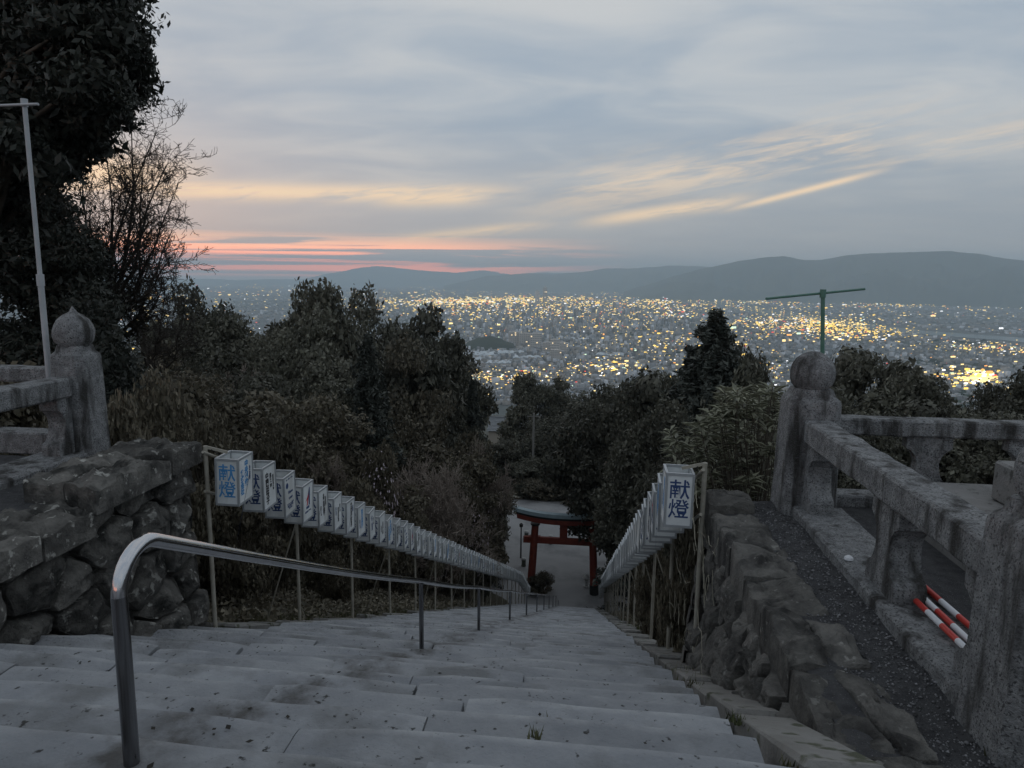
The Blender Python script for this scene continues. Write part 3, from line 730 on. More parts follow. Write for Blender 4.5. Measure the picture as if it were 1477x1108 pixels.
# sponsor panels: list of (mesh, x offset, z centre)
def T(s, size, m, x, z, bold=.0015, vert=True, lead=.9): return (text_mesh(V(s) if vert else s, size, m, bold+.0008, lead), x, z)
SIDES = [
    [T('中央製袋', .082, M_blue, .015, .325, .003), T('株式会社', .078, M_blue, -.085, .24, .003), T('久留米市御井町', .026, M_navy, .10, .31)],
    [T('中園田秋子', .085, M_black, -.06, .25, .0025), T('家族一同', .048, M_black, .035, .33), T('福岡県久留米市', .030, M_black, .10, .29)],
    [(circ_mesh([circle(-.08, 0, .038)], M_navy), 0, .40), T('Kizuna', .052, M_navy, .02, .30, .001, False), T('株式会社', .030, M_navy, .02, .22, .001, False), T('リフォーム 新築\n塗装 外構工事\n☎ 0942', .028, M_navy, .0, .12, .0005, False, 1.0), T('ひと・まち・くらし', .024, M_navy, .0, .475, .0005, False)],
    [(circ_mesh([[(.02, -.13), (.06, -.13), (.06, .12), (.035, .12), (-.01, 0), (.02, .02)]], M_navy), 0, .34), (circ_mesh([[(-.09, -.06), (.0, -.03), (.015, .05), (-.02, .0)], [(-.05, -.12), (-.015, -.12), (.02, 0.0), (.0, .04), (-.02, -.03)]], M_redl), 0, .34), (circ_mesh([[(-.06, -.018), (.04, -.018), (.04, .018), (-.06, .018)]], M_navy), 0, .19), T('有限会社 アサヒ', .026, M_navy, 0, .13, .001, False)],
    [T('久留米電業社', .06, M_black, .02, .28, .0025), T('代表取締役', .03, M_black, .09, .32), T('御井町一丁目', .026, M_black, -.09, .22)],
    [T('有限会社', .036, M_navy, -.085, .30), T('高良石材店', .05, M_black, .01, .22, .0015), T('墓石灯籠', .034, M_black, .09, .3)],
    [T('中島運送株式会社', .056, M_black, .03, .27, .003), T('御井旗崎', .03, M_navy, .10, .36)],
    [T('西日本建設', .072, M_blue, .02, .28, .003), T('久留米支店', .034, M_navy, -.08, .22)],
    [T('山下商店', .075, M_navy, -.02, .29, .002), T('氏子一同', .036, M_black, .08, .30)],
    [T('大石酒造', .066, M_black, .03, .25, .002), T('家内安全', .034, M_black, -.07, .26)],
]
rotF = (math.pi/2, 0, 0)
def lantern(name, x, y, z, side, spons, col, level, lab, group):
    """side +1: name panel faces +X (left row), -1: faces -X. level 2 full, 1 panels only"""
    t = empty(name, (x, y, z)); tag(t, lab, 'lantern', group); t.rotation_euler = (R.gauss(0, .014), R.gauss(0, .014), R.gauss(0, .025))
    def ch(n, me, loc, par=t, rot=None):
        o = bpy.data.objects.new(n, me); C.objects.link(o); o.parent = par; o.location = loc
        if rot: o.rotation_euler = rot
        return o
    ch('frame', ME_F, (0, 0, 0))
    f = ch('front_panel', ME_PF, (0, -LD/2+.010, 0)); s = ch('name_panel', ME_PS, (side*(LW/2-.010), 0, 0))
    ch('back_panel', ME_PF, (0, LD/2-.010, 0)); ch('rear_panel', ME_PS, (-side*(LW/2-.010), 0, 0)); ch('floor_panel', ME_BOT, (0, 0, 0))
    if level >= 2:
        ch('lettering', ME_KEN[col], (0, -.0055, .265), f, rotF)
        for me, ox, oz in SIDES[spons]:
            ch('emblem' if me.name.startswith('emblem') else 'lettering', me, (side*.0055, side*ox, oz), s, (math.pi/2, 0, side*math.pi/2))
        ch('bulb', ME_BULB, (0, 0, 0))
    return t
def build_rows():
    gl, gr = 'box lanterns in the row with sponsor names toward the handrail', 'box lanterns in the row beside the grey rubble wall'
    labs = {0: 'white box lantern with big blue characters hanging at the end of the boulder wall', 1: 'second white box lantern from the boulder wall, with dark columns of names',
            2: 'third white box lantern from the boulder wall, with a round navy emblem', 3: 'fourth white box lantern from the boulder wall, with a red and navy emblem',
            4: 'fifth white box lantern from the boulder wall, with one bold column of characters', 5: 'sixth white box lantern from the boulder wall, with three thin columns of characters',
            6: 'seventh white box lantern from the boulder wall, with one long bold column'}
    xl = -3.90; y0 = 7.12
    zl = lambda y: float(stair_z(y)) + 1.62 - .10*float(smooth(40, 46, y))
    n = 74; dl = .56
    for k in range(n):
        y = y0+dl*k
        lab = labs.get(k, 'white box lantern hanging further down the row with sponsor names' )
        lantern('box_lantern', xl+R.uniform(-.012, .012), y, zl(y)+R.uniform(-.012, .012), 1, k % 10, 'blue' if k == 0 else 'navy', 2 if k < 40 else 1, lab, gl)
    xr = .90; y0r = 6.66; zr = lambda y: float(stair_z(y)) + 1.58
    for k in range(n):
        y = y0r+dl*k
        lab = 'white box lantern with navy characters hanging at the end of the grey rubble wall' if k == 0 else 'white box lantern hanging further down the row beside the grey rubble wall'
        lantern('box_lantern', xr+R.uniform(-.012, .012)+.012*k*.56, y, zr(y)+R.uniform(-.012, .012), -1, (k*3+7) % 10, 'navy', 2 if k < 6 else 1, lab, gr)
    for side, x0, yy0, zf, lab, xs in ((-1, xl-.24, 6.98, zl, 'pale pipe rack carrying the lantern row with sponsor names', 0.0), (1, xr+.24, 6.62, zr, 'pale pipe rack carrying the lantern row beside the grey rubble wall', .012)):
        t = empty('lantern_rack', (x0, yy0, float(stair_z(yy0)))); tag(t, lab, 'rack')
        N_ = 19 if side < 0 else 19
        for k in range(N_):
            y = yy0 + 2.27*k; xx = x0+xs*(y-yy0); zg = float(ground(xx, y))-.1 if side > 0 else float(stair_z(y))-.25
            lean = R.uniform(-.02, .02)
            MB().tube([(xx+lean, y, zg), (xx, y, zf(y)+LH+.06)], .024, 8).build('post', M_post, t, smooth_=True)
            MB().beam((xx, y, zf(y)+LH+.05), (xx-side*.2, y+.1, zf(y)+LH-.03), .02, .03).build('arm', M_post, t)
            if k % 2 or side > 0:
                MB().tube([(xx, y+.03, zf(y)+.05), (xx+side*R.uniform(.5, .8), y+.35, zg-.1+R.uniform(0, .3))], .011, 6).build('brace', M_post, t, smooth_=True)
        ye = yy0+2.27*(N_-1); cab = []
        for q in range(0, 6*(N_-1)+1): y = yy0+2.27*q/6; cab.append((x0-side*.07+xs*(y-yy0), y, zf(y)+LH+.02-.11*math.sin(math.pi*(q % 6)/6)))
        MB().tube(cab, .006, 5).build('cable', M_blk, t, smooth_=True)
        for dz in (.06, LH-.03):
            pts = [(x0-side*.03+xs*(y-yy0), y, zf(y)+dz) for y in np.linspace(yy0-.1, ye+.5, 40)]
            MB().tube(pts, .017, 8).build('long_rail', M_post, t, smooth_=True)
build_rows()

# ------------------------------------------------------------------ torii and court furniture
def build_torii():
    Y, zb = 62.0, -27.02; xa, xb = -4.6, 0.95; xm = (xa+xb)/2
    t = empty('torii_gate', (xm, Y, zb)); tag(t, 'vermilion torii gate with pale copper roof at the foot of the stairs', 'torii gate')
    H = 6.55
    for x, s in ((xa, 1), (xb, -1)):
        p = MB().tube([(x-s*.18, Y, zb+.9), (x+s*.12, Y, zb+H)], [.37, .33], 20).build('column', M_ver, t, smooth_=True)
        MB().tube([(x-s*.22, Y, zb), (x-s*.18, Y, zb+.95)], [.42, .41], 20).build('column_foot', M_blk, t, smooth_=True)
        MB().tube([(x+s*.12, Y, zb+H-.02), (x+s*.12, Y, zb+H+.12)], .44, 20).build('column_collar', M_blk, t, smooth_=True)
    def curved(z, hh, half, dep, rise, name, m, flare=0.0):
        mb = MB(); n = 24; vs = []
        for i in range(n+1):
            u = -1+2*i/n; x = xm+u*half; r = rise*abs(u)**2.3
            for dy, dz in ((-dep/2, 0), (dep/2, 0), (dep/2+flare, hh), (-dep/2-flare, hh)): vs.append((x+u*.06*(dz > 0), Y+dy, z+dz+r))
        fs = [(3, 2, 1, 0), tuple(n*4+k for k in range(4))]
        for i in range(n):
            for k in range(4): fs.append((i*4+k, i*4+(k+1) % 4, i*4+4+(k+1) % 4, i*4+4+k))
        return mb.add(vs, fs).build(name, m, t)
    curved(zb+H+.12, .42, 4.35, .62, .50, 'lower_lintel', M_ver)
    curved(zb+H+.545, .20, 4.62, .60, .56, 'upper_lintel', M_blk, .02)
    curved(zb+H+.75, .34, 4.85, .66, .62, 'lintel_roof', M_cop, -.02)
    MB().bbox((xm-3.75, Y-.17, zb+4.75), (xm+3.75, Y+.17, zb+5.35), .02).build('tie_beam', M_ver, t)
    for x in (xa+.07, xb-.07):
        for s in (-1, 1): MB().bbox((x+s*.42-.13, Y-.24, zb+5.2), (x+s*.42+.13, Y+.24, zb+5.42), .02).build('wedge', M_ver, t)
    MB().bbox((xm-.36, Y-.13, zb+5.35), (xm+.36, Y+.13, zb+H+.13), .02).build('centre_strut', M_ver, t)
build_torii()
M_whst = mat('pale_stone', (.42, .42, .42), .8, (.34, .34, .33), 5)
def bollard(p, lab, s=1.0):
    t = empty('stone_bollard', p); tag(t, lab, 'bollard', 'bollards in the court'); x, y, z = p
    MB().lathe(p, [(.28*s, 0), (.28*s, .1), (.24*s, .12), (.24*s, .75*s)], 14).build('drum', mat('dark_drum', (.08, .085, .07), .7), t, smooth_=False)
    MB().lathe((x, y, z+.75*s), [(.26*s, 0), (.28*s, .06), (.24*s, .2*s), (.05, .24*s)], 14).build('white_cap', M_whst, t, smooth_=True)
bollard((-3.6, 74.0, -27.02), 'dark drum with white top standing alone in the paved court')
bollard((-6.4, 75.0, -27.02), 'pale topped drum in the court behind the torii column', 1.0)
bollard((-6.0, 67.5, -27.02), 'white topped post beside the dark lamp post in the court', .9)
t = empty('lamp_post', (-6.5, 69.5, -27.02)); tag(t, 'thin dark lamp post standing left behind the torii column', 'lamp post')
MB().tube([(-6.5, 69.5, -27.1), (-6.5, 69.5, -23.6)], [.09, .06], 10).build('post', M_blk, t, smooth_=True)
MB().lathe((-6.5, 69.5, -23.65), [(.05, 0), (.18, .08), (.2, .3), (.22, .34), (.04, .5)], 10).build('lamp_head', M_blk, t)
o = empty('stone_lantern', (.45, 63.4, -27.02)); tag(o, 'small pale stone lantern at the foot of the torii column', 'stone lantern')
MB().lathe((.45, 63.4, -27.02), [(.3, 0), (.3, .1), (.14, .16), (.12, .6), (.26, .68)], 10).build('base', M_whst, o)
MB().lathe((.45, 63.4, -26.34), [(.22, 0), (.22, .26), (.44, .3), (.16, .5), (.08, .62), (.01, .66)], 10).build('lantern_head', M_whst, o)
# utility poles and a tiled roof beyond the court
M_pole = mat('concrete_pole', (.17, .165, .155), .9)
def utility(x, ytop, ybase_z, Y, lab):
    p = atY(x, ytop, Y); t = empty('utility_pole', (p[0], Y, ybase_z)); tag(t, lab, 'utility pole')
    MB().tube([(p[0], Y, ybase_z), (p[0], Y, p[2])], [.19, .13], 10).build('pole', M_pole, t, smooth_=True)
    MB().beam((p[0]-.9, Y, p[2]-.5), (p[0]+.9, Y, p[2]-.45), .1, .12).build('crossarm', M_pole, t)
utility(802, 625, -32, 98, 'tall grey utility pole among the trees beyond the court')
utility(770, 596, -32, 94, 'slim utility pole with crossarm rising above the roadside trees')
def roof_house():
    c = atz(735, 612, -52); t = empty('tiled_house', (c[0], c[1], -60)); tag(t, 'house with grey ribbed tile roof glimpsed between the trees', 'house')
    m = mat('roof_tile', (.20, .21, .22), .6, (.15, .16, .17), .8); mw = mat('house_plaster', (.3, .27, .23), .8)
    w, d = 9, 8; x, y = c[0]+2, c[1]
    MB().box((x-w, y-d+1, -58), (x+w, y+d-1, -53.2)).build('wall', mw, t)
    rows = 10
    for s in (-1, 1):
        for k in range(rows):
            a, b = k/rows, (k+1)/rows; y0, y1 = y+s*d*(1-a), y+s*d*(1-b); z0, z1 = -53.2+3.6*a, -53.2+3.6*b
            mb = MB(); mb.add([(x-w-.6, y0, z0), (x+w+.6, y0, z0), (x+w+.6, y1, z1), (x-w-.6, y1, z1), (x-w-.6, y0, z0+.22), (x+w+.6, y0, z0+.22), (x+w+.6, y1, z1+.05), (x-w-.6, y1, z1+.05)],
                [(0, 1, 5, 4), (4, 5, 6, 7), (1, 2, 6, 5), (2, 3, 7, 6), (3, 0, 4, 7)]); mb.build('tile_course', m, t)
    MB().box((x-w-.7, y-.3, -49.7), (x+w+.7, y+.3, -49.1)).build('ridge', m, t)
    gb = MB(); gb.add([(x-w, y-d+1, -53.2), (x-w, y+d-1, -53.2), (x-w, y, -49.8), (x+w, y-d+1, -53.2), (x+w, y+d-1, -53.2), (x+w, y, -49.8)], [(0, 1, 2), (5, 4, 3)]); gb.build('gable', mw, t)
roof_house()
# ------------------------------------------------------------------ trees
def unit(v): return v/(np.linalg.norm(v, axis=-1, keepdims=True)+1e-9)
def leaf_cloud(c, out, size, aspect=.5, seed=0, droop=0.0, bias=.6):
    """one rhombus leaf per centre; leaf normals lean towards `out`"""
    g = np.random.default_rng(seed); n = len(c)
    nm = unit(g.normal(size=(n, 3)) + bias*out*1.6); t = unit(np.cross(nm, g.normal(size=(n, 3)))); t[:, 2] -= droop; t = unit(t)
    b = unit(np.cross(nm, t)); s = (size*g.uniform(.6, 1.35, n))[:, None]
    v = np.stack([c-t*s*.5, c+b*s*aspect*.5, c+t*s*.5, c-b*s*aspect*.5], 1).reshape(-1, 3)
    return v, np.arange(4*n).reshape(n, 4)
def clumps_mesh(name, cl, rad, per, size, m, seed, squash=.75, aspect=.55, droop=.1):
    g = np.random.default_rng(seed); cs = []; os_ = []
    for p, r, k in zip(cl, rad, per):
        d = unit(g.normal(size=(k, 3))); d[:, 2] = np.where(d[:, 2] < -.2, d[:, 2]*.5, d[:, 2]); q = g.uniform(.25, 1.0, k)**.5
        rr = r*q*(1+.28*np.sin(3*d[:, 0]*2+p[0]*5)*np.cos(3*d[:, 1]*2+p[1]*5)); c = p + d*rr[:, None]*np.array([1, 1, squash])
        cs.append(c); os_.append(d)
    szs = np.concatenate([np.full(k, size*g.uniform(.65, 1.5)) for k in per])
    v, f = leaf_cloud(np.concatenate(cs), np.concatenate(os_), szs, aspect, seed, droop)
    return np_mesh(name, v, f, m)
def broadleaf(seed, H=12.0, W=9.0, ncl=70, per=330, size=.30, m=None, low=.16):
    g = np.random.default_rng(seed); cl = []; rad = []
    lob = g.uniform(0, 6.28, 4); n = 0
    while len(cl) < ncl:
        d = unit(g.normal(size=3)); q = g.uniform(.35, 1)**.4; az = math.atan2(d[1], d[0])
        w = 1 + .2*math.sin(2*az+lob[0]) + .14*math.sin(3*az+lob[1]+2*d[2]) + .1*math.sin(5*az+lob[2])
        p = np.array([d[0]*W/2*w*q*.82, d[1]*W/2*w*q*.82, H*(low+(1-low)/2) + d[2]*H*(1-low)/2*q*.88*(1+.12*math.sin(3*az+lob[3]))])
        cl.append(p); rad.append(W*g.uniform(.075, .155))
    per_ = [int(per*(r/(W*.115))**2*g.uniform(.8, 1.2)) for r in rad]
    crown = clumps_mesh('crown', cl, rad, per_, size, m, seed)
    mb = MB(); lean = g.normal(size=2)*.3
    tp = np.array([lean[0], lean[1], H*.62]); mb.tube([(0, 0, -1.2), (lean[0]*.2, lean[1]*.2, H*.2), tuple(tp*.7), tuple(tp)], [H*.026, H*.02, H*.012, H*.006], 7)
    for i in range(0, ncl, 2):
        s0 = tp*g.uniform(.35, .95); e = cl[i]; mid = (s0+e)/2+np.array([0, 0, -.05*H*g.uniform(0, 1)]); mb.tube([tuple(s0), tuple(mid), tuple(e)], [H*.008, H*.005, H*.002], 5, False)
    return mb.mesh('trunk', M_bark, smooth_=True), crown
def conifer(seed, H=13.0, W=5.0, m=None, size=.34, nwh=34, open_=1.0):
    g = np.random.default_rng(seed); cs = []; os_ = []; mb = MB(); mb.tube([(0, 0, -1.2), (0, 0, H*.5), (0, 0, H*.98)], [H*.017, H*.010, .015], 7)
    for w in range(nwh):
        t = (w+g.uniform(-.3, .3))/nwh; z = H*(.06+.94*t); rm = W/2*(1-t)**.8*g.uniform(.75, 1.1) + .12
        nb = int(5+6*(1-t)); a0 = g.uniform(0, 6.28)
        for k in range(nb):
            a = a0+6.283*k/nb+g.uniform(-.25, .25); L_ = rm*g.uniform(.45, 1.25); d = np.array([math.cos(a), math.sin(a), g.uniform(-.35, -.02)+.35*t]); e = np.array([0, 0, z])+d*L_
            mb.tube([(0, 0, z), tuple(e)], [.03, .008], 4, False)
            n = int(26+50*L_); q = g.uniform(.12, 1.05, n)**.75; c = np.array([0, 0, z])+d*(L_*q)[:, None]
            side = np.array([-math.sin(a), math.cos(a), 0]); c = c + side*(g.normal(size=n)*.16*L_*(1.15-q))[:, None] + np.array([0, 0, 1])*(g.normal(size=n)*.10 - .10*q*q*L_*.6)[:, None]
            cs.append(c); os_.append(np.tile(unit(d+np.array([0, 0, .5])), (n, 1)))
    v, f = leaf_cloud(np.concatenate(cs), np.concatenate(os_), size, .34, seed, .25, .4)
    return mb.mesh('trunk', M_bark, smooth_=True), np_mesh('crown', v, f, m)
def bare(seed, H=10.0, spread=.55, levels=6, r0=.16, m=None, twig=.012, kids=(2, 4), up=.25):
    g = np.random.default_rng(seed); trunk = MB(); mb = MB()
    def grow(p, d, L_, r, lv):
        n = 4; pts = [p]; dd = d.copy()
        for i in range(n):
            dd = unit(dd + g.normal(size=3)*.13 + np.array([0, 0, up*.12])); pts.append(pts[-1]+dd*L_/n)
        r1 = max(r*.62, twig*.8)
        tgt = trunk if lv >= levels-1 else mb
        tgt.tube(pts, list(np.linspace(max(r, twig), r1, n+1)), 6 if lv >= levels-2 else 3, False)
        if lv == 0: return
        k = g.integers(kids[0], kids[1]+1)
        for j in range(k + (1 if lv < 4 and lv != 2 else 0)):
            t = 1.0 if j == 0 else g.uniform(.35, 1.0); i = min(int(t*n), n-1); b = pts[i]+(pts[i+1]-pts[i])*(t*n-i)
            perp = unit(np.cross(dd, g.normal(size=3))); sp = spread*g.uniform(.6, 1.3)*(.5 if j == 0 else 1)
            grow(b, unit(dd*(1-sp*.4)+perp*sp), L_*g.uniform(.58, .82), r1*(.92 if j == 0 else .7), lv-1)
    grow(np.array([0, 0, -.8]), np.array([0, 0, 1.]), H*.30, r0, levels)
    return trunk.mesh('trunk', m, smooth_=True), mb.mesh('branches', m)
VAR = {
 'ever': [broadleaf(21+i, 12, 8.5+i % 3, 84, 420, .27, M_leaf, .08) for i in range(4)],
 'olive': [broadleaf(41+i, 10, 8.5, 64, 400, .24, M_leaf2, .06) for i in range(3)],
 'con': [conifer(61+i, 13, 5.0, M_leafc, .26, 52) for i in range(2)],
 'bare': [bare(81+i, 10, .62, 7, .15, M_barkg, .017, (2, 4)) for i in range(3)],
 'bush': [broadleaf(91+i, 3.2, 4.0, 46, 260, .15, M_leaf2, .02) for i in range(3)],
}
NOM = {'ever': (12, 9), 'olive': (10, 8.5), 'con': (13, 5), 'bare': (10, 8), 'bush': (3.2, 4.0)}
NAME = {'ever': 'evergreen_tree', 'olive': 'broadleaf_tree', 'con': 'cedar_tree', 'bare': 'bare_tree', 'bush': 'shrub'}
CAT = {'ever': 'tree', 'olive': 'tree', 'con': 'tree', 'bare': 'tree', 'bush': 'shrub'}
_cnt = {}
def plant(kind, base, H, W, label, group, var=None):
    i = _cnt.get(kind, 0) if var is None else var; _cnt[kind] = i+1
    tm, cm = VAR[kind][i % len(VAR[kind])]; h0, w0 = NOM[kind]
    t = empty(NAME[kind], tuple(base)); tag(t, label, CAT[kind], group); t.rotation_euler.z = R.uniform(0, 6.28); t.scale = (W/w0, W/w0, H/h0)
    for n, me in (('trunk', tm), ('crown' if kind != 'bare' else 'branches', cm)):
        o = bpy.data.objects.new(n, me); C.objects.link(o); o.parent = t
    return t
def tree_at(kind, xc, ytop, wpx, Y, label, group=None, var=None, minH=2.0):
    p = atY(xc, ytop, Y); dep = float((p-EYE)@FW); g = float(ground(p[0], Y)); H = max(p[2]-g+.2, minH); W = wpx/1000*dep*1.18
    return plant(kind, (p[0], Y, g-.1), H*(1.0), W, label, group, var)
GL = 'trees on the slope behind the lantern row with sponsor names'; GR = 'trees on the slope behind the lantern row beside the grey wall'
LE = 'dark evergreen tree in the wood behind the lanterns with sponsor names'; LO = 'olive green broadleaf tree low in the wood behind the lanterns with sponsor names'
RE = 'dark evergreen tree in the wood behind the lanterns beside the grey wall'; FE = 'evergreen tree at the far edge of the paved court'
LB = 'brown leafless tree in the wood behind the lanterns with sponsor names'
tree_at('ever', 462, 388, 165, 50, 'tallest bushy evergreen topping the wood, breaking the skyline', None, 0)
for a in ((575, 432, 180, 58), (515, 425, 150, 63), (620, 455, 150, 66), (345, 440, 190, 44), (255, 470, 170, 40), (420, 455, 170, 40), (650, 500, 130, 74), (668, 590, 100, 62), (330, 500, 200, 30), (300, 418, 130, 46), (235, 440, 120, 44), (470, 510, 190, 36), (700, 700, 60, 47)):
    tree_at('ever', *a, LE, GL)
for a in ((600, 500, 170, 48), (410, 560, 200, 27), (300, 560, 220, 20), (500, 610, 180, 28), (590, 640, 160, 34), (670, 660, 130, 42), (240, 545, 170, 22), (210, 500, 140, 28)):
    tree_at('olive', *a, LO, GL)
tree_at('con', 530, 485, 125, 33, 'narrow dark conical cedar standing in front of the evergreen wood', None, 0)
tree_at('con', 682, 548, 80, 64, 'tall slim cedar at the edge of the wood nearest the torii', None, 1)
for a in ((640, 535, 180, 37), (585, 560, 160, 29), (676, 620, 100, 42), (455, 580, 140, 25), (620, 600, 130, 30)): tree_at('bare', *a, LB, GL)
tree_at('bare', 330, 378, 150, 34, 'leafless tree spreading against the sunset above the evergreens', None, 1)
# right-hand wood
for a in ((905, 540, 170, 66), (960, 520, 160, 56), (915, 600, 130, 62), (925, 640, 130, 45), (985, 580, 150, 34), (912, 690, 70, 64), (960, 690, 100, 36), (1095, 512, 150, 38), (1000, 640, 120, 22)):
    tree_at('ever', *a, RE, GR)
tree_at('con', 1033, 450, 230, 40, 'dense dark cedar rising above the pale leaved bush', None, 0)
tree_at('con', 1000, 500, 190, 44, 'smaller cedar beside the dense dark cedar', None, 1)
tree_at('ever', 1062, 478, 120, 42, 'bushy evergreen filling the gap behind the dense dark cedar', None, 2)
for a in ((1262, 490, 200, 34), (1340, 524, 170, 30), (1205, 520, 150, 32), (1452, 538, 130, 28), (1390, 572, 200, 26), (1530, 545, 200, 28), (1300, 565, 220, 24), (1215, 575, 170, 22), (1450, 585, 200, 22)):
    tree_at('ever', *a, 'rounded evergreen tree beyond the balustrade that runs off from the green pole', 'trees beyond the terrace balustrade')
for a in ((770, 532, 90, 112), (830, 540, 95, 118), (795, 600, 100, 100), (855, 575, 100, 104), (755, 660, 70, 93), (820, 650, 80, 95), (900, 560, 110, 120), (728, 632, 62, 95), (712, 655, 60, 98)):
    tree_at('ever', *a, FE, 'trees at the far edge of the court')
for a in ((765, 690, 60, 90.5), (800, 700, 70, 91), (840, 700, 60, 91)): tree_at('bush', *a, 'low shrub on the bank at the far edge of the court', 'shrubs on the far bank', None, 1.2)
# woods falling to the plain
for i in range(46):
    az = math.radians(R.choice([R.uniform(-42, -9.5), R.uniform(-5, 34)])); D = R.uniform(130, 420); x, y = D*math.sin(az), D*math.cos(az); g = float(ground(x, y))
    plant('ever', (x, y, g-.3), R.uniform(10, 15), R.uniform(9, 13), 'evergreen tree on the wooded slope falling to the plain', 'trees on the lower slope')
# shrubs close to the steps
for a in ((215, 560, 130, 9.5), (300, 600, 120, 11), (180, 590, 110, 8.6), (385, 625, 120, 13), (430, 690, 110, 17), (520, 700, 90, 22), (345, 700, 110, 10.5), (590, 745, 70, 25), (480, 750, 80, 15), (640, 760, 70, 31)):
    tree_at('bush', *a, 'twiggy olive shrub growing behind the lanterns with sponsor names', 'shrubs behind the sponsor lanterns', None, 1.0)
for a in ((20, 560, 260, 9.6), (-90, 540, 300, 10.5), (110, 600, 150, 9.0)): tree_at('bush', *a, 'dark shrub pressed against the balustrade below the huge evergreen', 'shrubs below the huge evergreen', None, 1.0)
for a in ((985, 770, 70, 9.5), (950, 790, 50, 13), (925, 800, 40, 19), (1010, 740, 70, 8.2)): tree_at('bush', *a, 'low dark shrub under the lantern row beside the grey wall', 'shrubs under the lanterns beside the grey wall', None, .8)
plant('bush', (-3.75, 61.2, -27.2), 2.3, 2.7, 'round dark bush at the foot of the torii column', None)
def blossom_bush(xc, ytop, wpx, Y, label, seed):
    t = tree_at('bush', xc, ytop, wpx, Y, label, None, None, 2.0); g = np.random.default_rng(seed)
    c = unit(g.normal(size=(420, 3)))*g.uniform(.6, 1.05, (420, 1))*np.array([1.9, 1.9, 1.5]); c[:, 2] += 1.75
    v, f = leaf_cloud(c, unit(c), .11, .8, seed); o = bpy.data.objects.new('blossoms', np_mesh('blossoms', v, f, M_flow)); o['kind'] = 'stuff'; C.objects.link(o); o.parent = t
blossom_bush(672, 705, 70, 38, 'shrub dotted with pale blossoms halfway down behind the lanterns', 5)
blossom_bush(545, 655, 70, 26, 'shrub with pale specks of blossom close behind the sponsor lanterns', 6)
# shrub with long pale leaves beside the right-hand pillar
def pale_bush():
    base = (2.2, 8.6, float(ground(2.2, 8.6))); t = empty('pale_leaved_bush', base); tag(t, 'bush with long drooping pale leaves beside the rounded stone knob', 'bush')
    g = np.random.default_rng(4); mb = MB(); cs = []; ds = []; nn = []
    for i in range(150):
        tgt = atY(g.uniform(955, 1135), g.uniform(545, 705), 0)*0 + atY(965+170*g.uniform()**.8, 0, 8.0)*0
        x = g.uniform(960, 1140); lo = np.interp(x, [960, 1000, 1050, 1100, 1140], [610, 600, 556, 552, 560]); y = lo + (715-lo)*g.uniform(0, 1)**1.15
        p = atY(x, y, g.uniform(7.7, 9.6)); b = np.array(base)+np.array([g.uniform(-.3, .3), g.uniform(-.3, .3), .1])
        mid = (p+b)/2+np.array([0, 0, .15]); mb.tube([tuple(b), tuple(mid), tuple(p)], [.014, .009, .004], 4, False)
        up_ = unit(p-mid)
        for k in range(13):   # whorl of long leaves
            a = 6.283*k/13+g.uniform(-.3, .3); d = unit(np.array([math.cos(a), math.sin(a), g.uniform(-.5, .35)])+up_*.35); L_ = g.uniform(.13, .23); q = p - up_*g.uniform(0, .12)
            s_ = unit(np.cross(d, np.array([0, 0, 1.])))*.023; m_ = q+d*L_*.5+np.array([0, 0, .012]); e = q+d*L_-np.array([0, 0, .02])
            cs.append([q, m_+s_, e, m_-s_])
    mb.build('stems', M_bark, t, origin=base)
    v = np.array(cs).reshape(-1, 3)-np.array(base); f = np.arange(len(v)).reshape(-1, 4)
    o = bpy.data.objects.new('foliage', np_mesh('foliage', v, f, M_rhod)); C.objects.link(o); o.parent = t
pale_bush()
